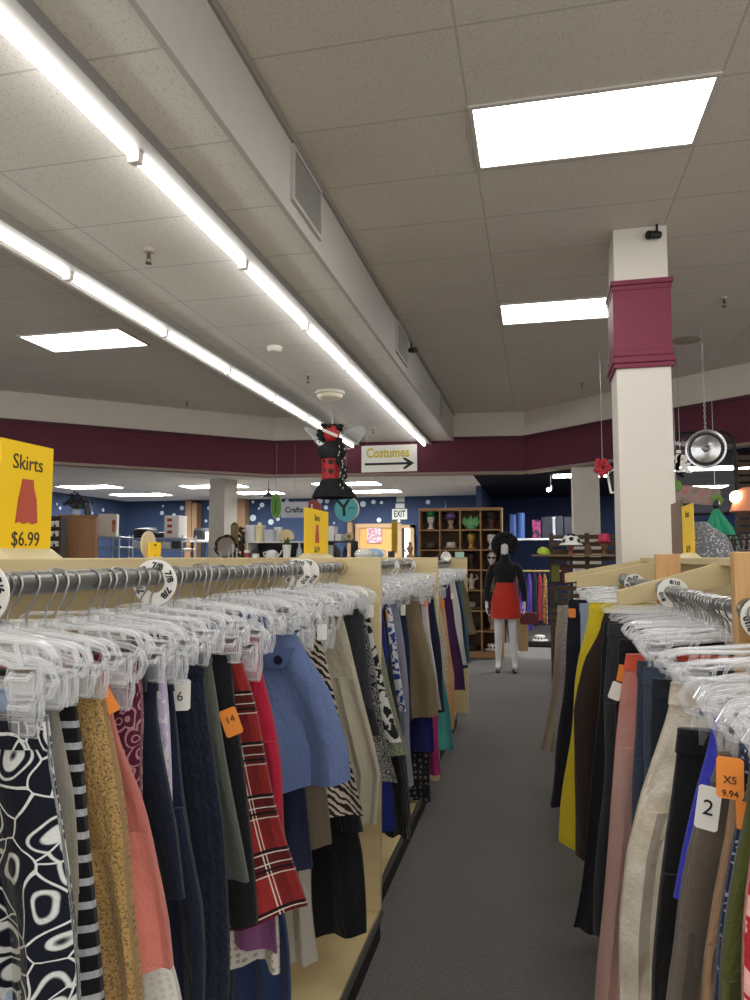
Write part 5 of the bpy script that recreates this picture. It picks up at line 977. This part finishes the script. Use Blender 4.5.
g.make('curly_wig', plain('0f0f11', .9), mann)
for s in (-1, 1):
    g = G(); sh = []
    for y, w, h in ((-.14, .012, .014), (-.12, .03, .03), (-.06, .038, .045), (0, .034, .075), (.04, .03, .085), (.06, .022, .085)): sh.append([mp + Vector((s * .112 + w * math.cos(2 * PI * i / 12), y, max(.004, h * .5 + .5 * h * math.sin(2 * PI * i / 12) + (.035 if y > .01 else .003)))) for i in range(12)])
    g.loft(sh).tube([mp + Vector((s * .112, .05, .06)), mp + Vector((s * .112, .055, .002))], [.014, .008], 8); g.make('shoe', plain('131316', .3), mann)
# small red bag standing behind the mannequin
bp = atZ(523, 640, 0); t = thing('handbag', 'dark red handbag hanging at the right side of the mannequin', 'bag', mp + Vector((.3, .02, .62))); G().loft([[mp + Vector((.30 + a_ * w, .02 + b_ * .04, z)) for a_, b_ in ((-1, -1), (1, -1), (1, 1), (-1, 1))] for z, w in ((.62, .1), (.66, .12), (.76, .1), (.78, .08))]).make('bag', plain('5e1f2a', .5), t, bevel=.01); G().tube([mp + Vector((.24, .02, .77)), mp + Vector((.25, .0, .86)), mp + Vector((.3, -.02, .875)), mp + Vector((.36, .0, .85)), mp + Vector((.37, .02, .77))], .006, 6).make('strap', plain('2d1216', .5), t)
# ---------------------------------------------------------------- costume rail behind the mannequin
Y = 13.0; a, b = atY(503, 571, Y), atY(552, 571, Y); zr = a.z; zs = atY(530, 538.5, Y).z
t = thing('costume_rail', 'costume rail with a white shelf on top behind the mannequin', 'clothes rail', ((a.x + b.x) / 2, Y, 0))
G().tube([(a.x, Y, zr), (b.x + .3, Y, zr)], .016, 10).make('rail', plain('a08a52', .5), t); G().box(a.x, b.x + .3, Y - .15, Y + .35, zs - .03, zs).make('shelf_board', plain('cfcfd4', .5), t)
for x in (a.x + .02, b.x + .28): G().box(x - .02, x + .02, Y - .02, Y + .02, 0, zs - .03).make('upright', DARKW, t)
def drape(px0, px1, py1, mat, label, dy=0, name='costume', sh=.92):
    p0, p1 = atY(px0, 572, Y + dy), atY(px1, py1, Y + dy); x0, x1, zb = p0.x, p1.x, p1.z; cx, w = (x0 + x1) / 2, (x1 - x0) / 2; t = thing(name, label, 'costume', (cx, Y + dy, zb)); rings = []
    for i in range(9):
        q = i / 8; z = zr - .03 - .02 * (1 - abs(0)) + (zb - zr + .05) * q; ww = w * (.35 if i == 0 else sh + (1 - sh) * q); n = 28
        rings.append([Vector((cx + ww * math.cos(2 * PI * j / n) * (1 + .05 * math.sin(5 * j)), Y + dy + (.05 + .02 * q) * math.sin(2 * PI * j / n) + .02 * q * math.sin(3 * 2 * PI * j / n), z)) for j in range(n)])
    g = G(); g.loft(rings); 
    for i, R_ in enumerate(rings):
        for j, v in enumerate(R_): g.uv[i * 28 + j] = (v.x, v.z)
    g.make('fabric', mat, t); G().tube([(cx, Y + dy, zr + .016), (cx + .02, Y + dy, zr + .03), (cx + .02, Y + dy, zr - .0), (cx, Y + dy, zr - .03)], .003, 6).make('hanger_hook', WIRE, t); return t
for x0, x1, yb, m, lab in ((504, 512, 622, fabric('costume_black', '17161c'), 'black costume on the costume rail, left of the mannequin'), (512, 519, 628, fabric('costume_wine', '4a1c2a'), 'dark wine costume just right of the mannequin head'), (519, 527, 634, fabric('costume_purple', '5a35c0', None, 'plain', 1, .4), 'shiny purple costume right of the mannequin'), (526, 533, 630, fabric('costume_violet', '6a4fc0', '3a2c78', 'brocade'), 'violet patterned costume second to the right of the mannequin'),
                           (532, 538, 626, fabric('costume_navy', '191d3a'), 'navy costume in the middle of the costume rail'), (537, 543, 620, fabric('costume_red', 'b02a38', '2a1720', 'blotch'), 'red and black costume near the slatted stand'), (542, 548, 624, fabric('costume_floral', '5c2430', 'a8862f', 'blotch'), 'dark red and gold costume next to the slatted stand')): drape(x0, x1, yb, m, lab)
p = atZ(541, 650, 0)
def floor_box(px0, px1, py0, py1, Y, d, mat, name, label, cat): a, b = atY(px0, py0, Y), atY(px1, py1, Y); return tag(G().box(a.x, b.x, Y, Y + d, 0, a.z).make(name, mat, bevel=.004), label, cat)
pb = atY(540, 641, 12.55); t = thing('shoe_platform', 'low dark platform on the floor under the costume rail', 'platform', (pb.x, 12.7, 0)); G().box(pb.x - .35, pb.x + .3, 12.45, 12.85, 0, pb.z - .06).make('base', plain('1d1d20', .7), t); G().box(pb.x - .36, pb.x + .31, 12.44, 12.86, pb.z - .06, pb.z).make('top', plain('26262a', .7), t)
dotted_hat(Vector((pb.x, 12.62, pb.z)), 'white hat with dark patches on the floor platform right of the mannequin')
floor_box(518, 528, 612, 641, 11.9, .12, plain('a78a62', .7), 'cardboard_box', 'tan cardboard box standing on the floor behind the mannequin', 'box')
for x0, x1, yt, m, lab, nm in ((510, 516.5, 515, '2d4a86', 'blue curtain panel box on the white shelf above the costumes, left one', 'storage_tube'), (517, 524.5, 513.5, '31508c', 'taller blue storage tube on the white shelf above the costumes', 'storage_tube')):
    q = atY((x0 + x1) / 2, yt, Y + .12); q2 = (x1 - x0) / 2 * px2m(Y); tag(G().lathe([(0, 0), (q2, 0), (q2, q.z - zs), (q2 * .9, q.z - zs + .01), (0, q.z - zs + .01)], (q.x, q.y, zs), 18).make(nm, plain(m, .6)), lab, 'tube')
k = N('pink_black_print'); k.base(k.mix(k.math('GREATER_THAN', k.noise(k.coord('Object'), 14, 2), .5), lin('8a2a66'), lin('1d1522')), .5)
def shelf_box(px0, px1, py0, mat, name, label): a, b = atY(px0, py0, Y + .02), atY(px1, py0, Y + .02); return tag(G().box(a.x, b.x, Y + .02, Y + .25, zs, a.z).make(name, mat, bevel=.004), label, 'box')
shelf_box(532, 540.5, 520, k.m, 'gift_box', 'pink and black patterned box on the white shelf above the costumes'); shelf_box(541.5, 552, 517, plain('171a28', .6), 'dark_carton', 'dark blue carton right of the pink patterned box'); shelf_box(556, 563, 516, plain('1b1e2c', .6), 'dark_carton', 'dark carton right of the white tube'); shelf_box(564, 572, 517, plain('141724', .6), 'dark_carton', 'dark carton farthest right on the shelf, beside the second column')
q = atY(553.8, 517, Y + .1); tag(G().lathe([(0, 0), (.028, 0), (.028, q.z - zs - .03), (.036, q.z - zs - .03), (.036, q.z - zs), (0, q.z - zs)], (q.x, q.y, zs), 14).make('white_tube', plain('c9cbd2', .5)), 'thin white capped tube standing between dark cartons', 'tube')
# spotlight on the dark ceiling
Y = 11.9; c = atY(549, 490, Y); t = thing('spotlight', 'small lit spotlight hanging under the dark costume ceiling', 'spotlight', c); G().tube([(c.x + .02, c.y, LZ), (c.x + .02, c.y, c.z + .07)], .012, 8).make('stem', BLACK, t); G().lathe([(0, .09), (.03, .085), (.045, .03), (.05, 0), (.042, .005), (0, .03)], c, 16, M=Euler((-.5, .25, 0)).to_matrix()).make('lamp_can', BLACK, t); G().ball(c + Vector((-.005, -.01, .006)), .032).make('bulb', emit('spot_bulb', 'fff2dc', 60), t)
# ---------------------------------------------------------------- slatted stand with hats
Y = 8.6; a, b = atY(549, 533, Y), atY(622, 533, Y); zt = a.z; t = thing('slatted_stand', 'dark slatted display stand behind the far right rack', 'display stand', ((a.x + b.x) / 2, Y, 0))
for x in (a.x, (a.x + b.x) / 2, b.x - .05): G().box(x, x + .05, Y + .1, Y + .15, 0, zt).make('post', DARKW, t)
n = 16
for i in range(n): z = zt - .02 - i * .085; G().box(a.x + .002, b.x - .002, Y + .085, Y + .099, z - .05, z).make('slat', wood('slat_wood', '3a2a1c', '57412a', 1, .7, 'X') if not i else bpy.data.materials['slat_wood'], t)
zh = atY(590, 554.5, Y).z; G().box(a.x - .2, b.x, Y - .2, Y + .085, zh - .02, zh).make('shelf_board', plain('7a6040', .6), t)
p = atY(571, 554, Y - .06); p.z = zh; head(p, plain('8c4a38', .7), 'terracotta mannequin head under the football hat', .62)
c = atY(571, 541, Y - .06); t = thing('football_hat', 'white football shaped hat with black patches on the slatted stand', 'hat', c); R1 = .105; z_ = zh + .12
cc = Vector((c.x, c.y, z_)); G().lathe([(R1 * math.cos(q * PI / 16), R1 * 1.15 * math.sin(q * PI / 16)) for q in range(0, 9)], cc, 24).make('crown', plain('e2e2de', .6), t); G().lathe([(R1, 0), (R1 * 1.25, -.012), (R1 * 1.22, -.004), (R1, .012)], cc, 24).make('brim', plain('e2e2de', .6), t)
for az, el in ((-1.57, .5), (-.6, .3), (-2.55, .3), (-1.1, 1.05), (-2.1, 1.1), (.5, .5), (2.4, .6), (1.4, .4)):
    d = Vector((math.cos(az) * math.cos(el), math.sin(az) * math.cos(el), math.sin(el))); u = d.cross(Vector((0, 0, 1))).normalized(); w = u.cross(d); P = [cc + Vector((d.x * R1, d.y * R1, d.z * R1 * 1.15)) * 1.012 + (u * math.cos(i * 2 * PI / 5) + w * math.sin(i * 2 * PI / 5)) * .03 for i in range(5)]
    G().add(P + [q - d * .012 for q in P], [(0, 1, 2, 3, 4), (9, 8, 7, 6, 5)] + [(i, (i + 1) % 5, 5 + (i + 1) % 5, 5 + i) for i in range(5)]).make('black_patch', INK, t, smooth=False)
p = atY(604.5, 554, Y - .06); p.z = zh; head(p, plain('7a5a44', .7), 'brown mannequin head under the pink hat', .6); hat(p + Vector((0, 0, .13)), plain('c8355a', .6), 'bright pink fedora on the slatted stand', .105, .1, .065, plain('a02848', .6))
p = atY(588, 554, Y - .06); p.z = zh; t = thing('wicker_bottle', 'small woven brown bottle between the football hat and the pink hat', 'bottle', p); G().lathe([(0, 0), (.04, 0), (.045, .05), (.03, .1), (.012, .12), (.012, .15), (0, .15)], p, 14).make('body', fabric('wicker', '5c4a38', '8a7458', 'tweed', .5), t); G().lathe([(.013, .14), (.016, .16), (0, .165)], p, 10).make('stopper', DARKW, t)
p = atY(543, 554, Y - .08); p.z = zh; t = thing('lime_cap', 'lime green visor cap at the left end of the slatted stand', 'hat', p); G().lathe([(0, .085), (.04, .08), (.07, .045), (.075, 0), (.07, 0), (0, .07)], p, 18, M=Euler((0, .35, 0)).to_matrix()).make('crown', plain('a5bb3a', .7), t); G().loft([[p + Vector((x, y, .004 + dz)) for x, y in ((-.06, -.03), (.06, -.03), (.05, -.12), (-.05, -.12))] for dz in (0, .006)]).make('visor', plain('93ad2e', .7), t)
for i, (x0, x1, y0, y1, m, lab) in enumerate(((551, 560, 565, 582, '6d6a34', 'olive'), (561, 570, 566, 584, '5a2f28', 'rust'), (553, 560, 590, 604, '3c3a36', 'charcoal'))):
    aa, bb = atY(x0, y0, Y + .05), atY(x1, y1, Y + .05); tg = thing('small_pouch', lab + ' pouch hanging on the slats at the left of the stand', 'pouch', ((aa.x + bb.x) / 2, Y + .05, bb.z)); G().box(aa.x, bb.x, Y + .035, Y + .08, bb.z, aa.z).make('pouch', plain(m, .8), tg, bevel=.012); G().tube([(aa.x + .02, Y + .06, aa.z - .01), ((aa.x + bb.x) / 2, Y + .075, aa.z + .03), (bb.x - .02, Y + .06, aa.z - .01)], .004, 5).make('loop', plain(m, .8), tg)
# ---------------------------------------------------------------- right: hubcap, letters, banner, sparkly top
Y = 7.4; c = atY(706, 449, Y); r = 18 * px2m(Y); t = thing('hubcap', 'round chrome hubcap hanging on a chain right of the main column', 'hubcap', c)
Mx = Euler((PI / 2, 0, -.35)).to_matrix()
G().lathe([(0, -.012), (r * .98, -.012), (r, 0), (r * .97, .016), (r * .88, .018), (r * .84, .004), (r * .72, .0), (r * .7, .012), (r * .35, .03), (r * .18, .032), (0, .032)], c, 48, M=Mx).make('cap', plain('c9cacc', .22, 1), t)
G().lathe([(r * .83, .006), (r * .80, .0075), (r * .74, .0075), (r * .72, .003)], c, 48, M=Mx).make('black_ring', BLACK, t); G().lathe([(0, .03), (r * .15, .034), (r * .12, .046), (r * .06, .05), (0, .05)], c, 20, M=Mx).make('hub', plain('8d8e90', .3, 1), t); G().lathe([(r * .17, .033), (r * .16, .0375), (r * .13, .036)], c, 20, M=Mx).make('hub_ring', BLACK, t)
g = G(); z = c.z + r
i = 0
while z < CZ - .02:
    M4 = Euler((0, 0, (i % 2) * PI / 2)).to_matrix(); g.tube([Vector((c.x, c.y, z + .014)) + M4 @ Vector((.009 * math.cos(q * PI / 4), 0, .018 * math.sin(q * PI / 4))) for q in range(8)], .0025, 4, True); z += .028; i += 1
g.make('chain', WIRE, t)
Y = 8.7; t = thing('acrylic_screen', 'large dark smoked panel with a rounded black rim hanging behind the hubcap', 'panel', atY(706, 515, Y)); P = []
x0, x1, zt_, zb_ = atY(664, 433, Y).x, atY(734, 433, Y).x, atY(706, 432, Y).z, atY(706, 514, Y).z; rr = .14
for qx, qz, a0 in ((x1 - rr, zt_ - rr, 0), (x0 + rr, zt_ - rr, PI / 2), (x0 + rr, zb_ + rr, PI), (x1 - rr, zb_ + rr, 1.5 * PI)):
    for i in range(7): P.append((qx + rr * math.cos(a0 + i * PI / 12), qz + rr * math.sin(a0 + i * PI / 12)))
k = N('smoked_acrylic'); k.base(lin('1a1b1e'), .05, 0, .7); k.b.inputs['Alpha'].default_value = .32
G().prism(P, Y, Y + .01, lambda u, v, d: (u, d, v)).make('acrylic', k.m, t, smooth=False); G().tube([(u, Y + .005, v) for u, v in P], .016, 8, True).make('rim', BLACK, t)
for s in (x0 + .2, x1 - .2): G().tube([(s, Y + .005, zt_), (s, Y + .005, LZ + .4)], .004, 5).make('wire', BLACK, t)
Y = 8.5; c = atY(680, 460, Y); t = thing('white_letters', 'hanging white cut out letters left of the hubcap', 'letters', c); text('letter', 'd', .30, atY(673.5, 461, Y), (1, 0, -.12), ZU, PAPER, t, bold=.012); text('letter', '&', .27, atY(682.5, 464, Y), (1, 0, -.12), ZU, PAPER, t, bold=.012); G().tube([atY(671, 453, Y), atY(690, 455, Y)], .006, 6).make('rod', BLACK, t); G().tube([atY(680, 454, Y), Vector((c.x, Y, CZ))], .003, 5).make('wire', WIRE, t)
Y = 7.9; a, b = atY(671, 484, Y), atY(721, 506, Y); t = thing('paper_banner', 'faded pinkish paper banner with green corners right of the column', 'banner', ((a.x + b.x) / 2, Y, b.z))
k = N('faded_banner'); nn = k.noise(k.coord('Object'), 9, 3); k.base(k.ramp(nn, [(.35, lin('7d6a62')), (.5, lin('94827a')), (.62, lin('a8665c'))]), .8)
G().prism([(0, 0), (1, -.25), (1, -1.0), (0, -.8)], 0, .006, lambda u, v, d: (a.x + (b.x - a.x) * u, Y + d, a.z + (a.z - b.z) * v)).make('sheet', k.m, t, smooth=False)
for px, py in ((676, 486), (717, 500)):
    q = atY(px, py, Y - .006); g = G()
    for i in range(7): a1 = i * 2 * PI / 7; g.ball(q + Vector((.035 * math.cos(a1), 0, .035 * math.sin(a1))), .028, .008, .028, 5, 8)
    g.make('paper_leaves', plain('6a8a45', .8), t)
for s in (a.x + .05, b.x - .05): G().tube([(s, Y + .003, a.z - .06), (s, Y + .003, LZ + .3)], .003, 5).make('string', WIRE, t)
Y = 5.6; p = atY(711, 556, Y); t = thing('dress_form', 'grey sequinned top on a form behind the right rack', 'garment', (p.x, Y, .9)); gl = fabric('sequins', '6a6b6f', 'c9cacd', 'glitter', .45)
def ring(px, rx, ry, py, n=28): q = atY(px, py, Y); g_ = [Vector((q.x + rx * math.cos(2 * PI * i / n), Y + ry * math.sin(2 * PI * i / n), q.z)) for i in range(n)]; return g_
g = G(); RS = [ring(711, .16, .13, 600), ring(711, .165, .13, 556), ring(709, .15, .12, 545), ring(707, .125, .1, 535), ring(703, .07, .06, 528), ring(700, .04, .04, 522)]; g.loft(RS)
for i, R_ in enumerate(RS):
    for j, v in enumerate(R_): g.uv[i * 28 + j] = (j * .03, v.z)
g.make('top', gl, t); G().tube([(p.x, Y, 0), (p.x, Y, 1.25)], .02, 8).make('pole', DSTEEL, t); G().lathe([(0, 0), (.16, 0), (.15, .015), (.03, .03), (0, .03)], (p.x, Y, 0), 20).make('foot', BLACK, t)
Y = 6.4; p = atY(718, 508, Y); t = thing('green_cape', 'shiny green cape hanging right of the sequinned top', 'costume', p); g = G(); RS = []
for q, (px, rx, py) in enumerate(((716, .02, 509), (717, .05, 516), (719, .1, 528), (721, .13, 545), (722, .14, 560), (722, .145, 572))): z = atY(px, py, Y); RS.append([Vector((z.x + rx * math.cos(2 * PI * i / 40) * (1 + .12 * math.sin(10 * 2 * PI * i / 40)), Y + .07 * rx / .15 * math.sin(2 * PI * i / 40) * (1 + .25 * math.sin(10 * 2 * PI * i / 40)), z.z)) for i in range(40)])
g.loft(RS); g.make('cape', plain('1f9a70', .35), t); G().ball(atY(716, 504.5, Y), .03, .03, .04).make('clasp', plain('3a3f42', .3, .6), t); G().tube([(p.x, Y, 0), atY(716, 506, Y)], .012, 8).make('pole', DSTEEL, t)
# jewellery stand and warm lamp at the right edge
Y = 5.9; p = atY(742, 557, Y); tz = 1.36; t = thing('jewellery_counter', 'low dark counter of costume jewellery at the right edge', 'counter', (p.x + .1, Y + .2, 0)); G().box(p.x - .2, p.x + .6, Y - .1, Y + .4, 0, tz - .03).make('base', DARKW, t); G().box(p.x - .22, p.x + .62, Y - .12, Y + .42, tz - .03, tz).make('top', plain('2a2522', .5), t)
g = None
for i in range(14):
    q = Vector((p.x + random.uniform(-.16, .25), Y + random.uniform(-.05, .12), tz)); m_ = random.choice(['3a3436', '6b6468', '241f22', '8a7f86', '55413a']); h_ = random.uniform(.2, .32)
    pn = ['leftmost', 'short', 'second', 'silver', 'third', 'dark', 'fourth', 'tall', 'fifth', 'plain', 'sixth', 'slim', 'seventh', 'last'][i]
    t = thing('necklace_stand', 'small stand hung with beads on the dark counter at the right edge', 'jewellery stand', q, 'bead stands on the dark counter'); g1 = G().lathe([(0, 0), (.035, 0), (.03, .01), (.006, .015), (.006, h_)], q, 10); g1.tube([q + Vector((-.05, 0, h_)), q + Vector((.05, 0, h_))], .006, 6); g1.make('stand', plain('1a1718', .5), t)
    g2 = G()
    for sx in (-.04, 0, .04):
        for jj in range(9): g2.ball(q + Vector((sx + .006 * math.sin(jj), -.01, h_ - .012 - jj * .016)), .008, None, None, 4, 6)
    g2.make('beads', plain(m_, .25), t)
c = atY(736, 497, Y + .6); t = thing('table_lamp', 'lit warm lamp with a pink shade at the right edge', 'lamp', c); G().ball(c, .05).make('bulb', emit('warm_bulb', 'ffd9a0', 12), t); q = c + Vector((.12, .05, -.02)); G().lathe([(.16, -.1), (.1, .08), (.06, .1)], q, 24).make('shade', plain('d98f72', .8), t); G().tube([Vector((q.x, q.y, 0)), q + Vector((0, 0, .08))], .012, 8).make('stem', plain('5a4630', .5), t); G().lathe([(0, 0), (.14, 0), (.13, .02), (.02, .03)], (q.x, q.y, 0), 20).make('base', plain('5a4630', .5), t); G().tube([c, q + Vector((0, 0, .02))], .01, 6).make('socket', BLACK, t)
Y = 9.2; a = atY(733, 452, Y); t = thing('shutter_screen', 'brown horizontal slat screen at the right edge behind the lamp', 'screen', (a.x + .6, Y, 0))
for i in range(26): z = a.z - .04 - i * .085; G().box(a.x, a.x + 1.3, Y, Y + .02, z - .06, z).make('slat', bpy.data.materials['slat_wood'], t)
for x in (a.x + .02, a.x + 1.25): G().box(x, x + .04, Y + .02, Y + .05, 0, a.z).make('stile', DARKW, t)
# white frame and red flower hanging left of the column
Y = 8.2; P = [atY(x, y, Y) for x, y in ((607, 472), (624, 466), (627, 489), (611, 493))]; t = thing('framed_picture', 'tilted white frame hanging at the left side of the main column', 'frame', P[3])
for i in range(4): G().bar(P[i], P[(i + 1) % 4], .02, .045, (0, 1, 0)).make('frame_side', PAPER, t)
c = (P[0] + P[1]) / 2; G().tube([c, Vector((c.x, Y, CZ))], .003, 5).make('wire', WIRE, t); q = sum(P, Vector()) / 4; G().bar(q - (P[1] - P[0]) * .4, q + (P[1] - P[0]) * .4, .008, .2, (0, 0, 1)).make('backing', plain('2a2b2e', .7), t)
c = atY(602.5, 467, Y - .1); t = thing('paper_flower', 'red paper flower hanging left of the main column', 'flower', c); g = G()
for i in range(16): a1 = i * 2.4; rr = .02 + .004 * i; g.ball(c + Vector((rr * math.cos(a1), -.002 * i * .3, rr * math.sin(a1))), .035, .014, .035, 5, 8, )
g.make('petals', plain('a0222e', .7), t); G().ball(c + Vector((0, -.025, 0)), .018).make('flower_center', plain('5c1218', .7), t); G().tube([c, Vector((c.x, c.y, CZ))], .003, 5).make('wire', WIRE, t)
c = atY(608, 510, Y); t = thing('dried_vine', 'pale curly vine hanging under the tilted white frame', 'vine', c); g = G()
for j in range(5): g.tube([P[3] + Vector((.08 + .05 * math.sin(i * .8 + j) * (i / 8), .02 * math.cos(i + j), -.05 * i * (.8 + .1 * j))) for i in range(9)], .003, 5)
g.make('stems', plain('6f7a6c', .8), t); G().tube([P[3], P[3] + Vector((.08, 0, 0))], .004, 5).make('hook', WIRE, t)
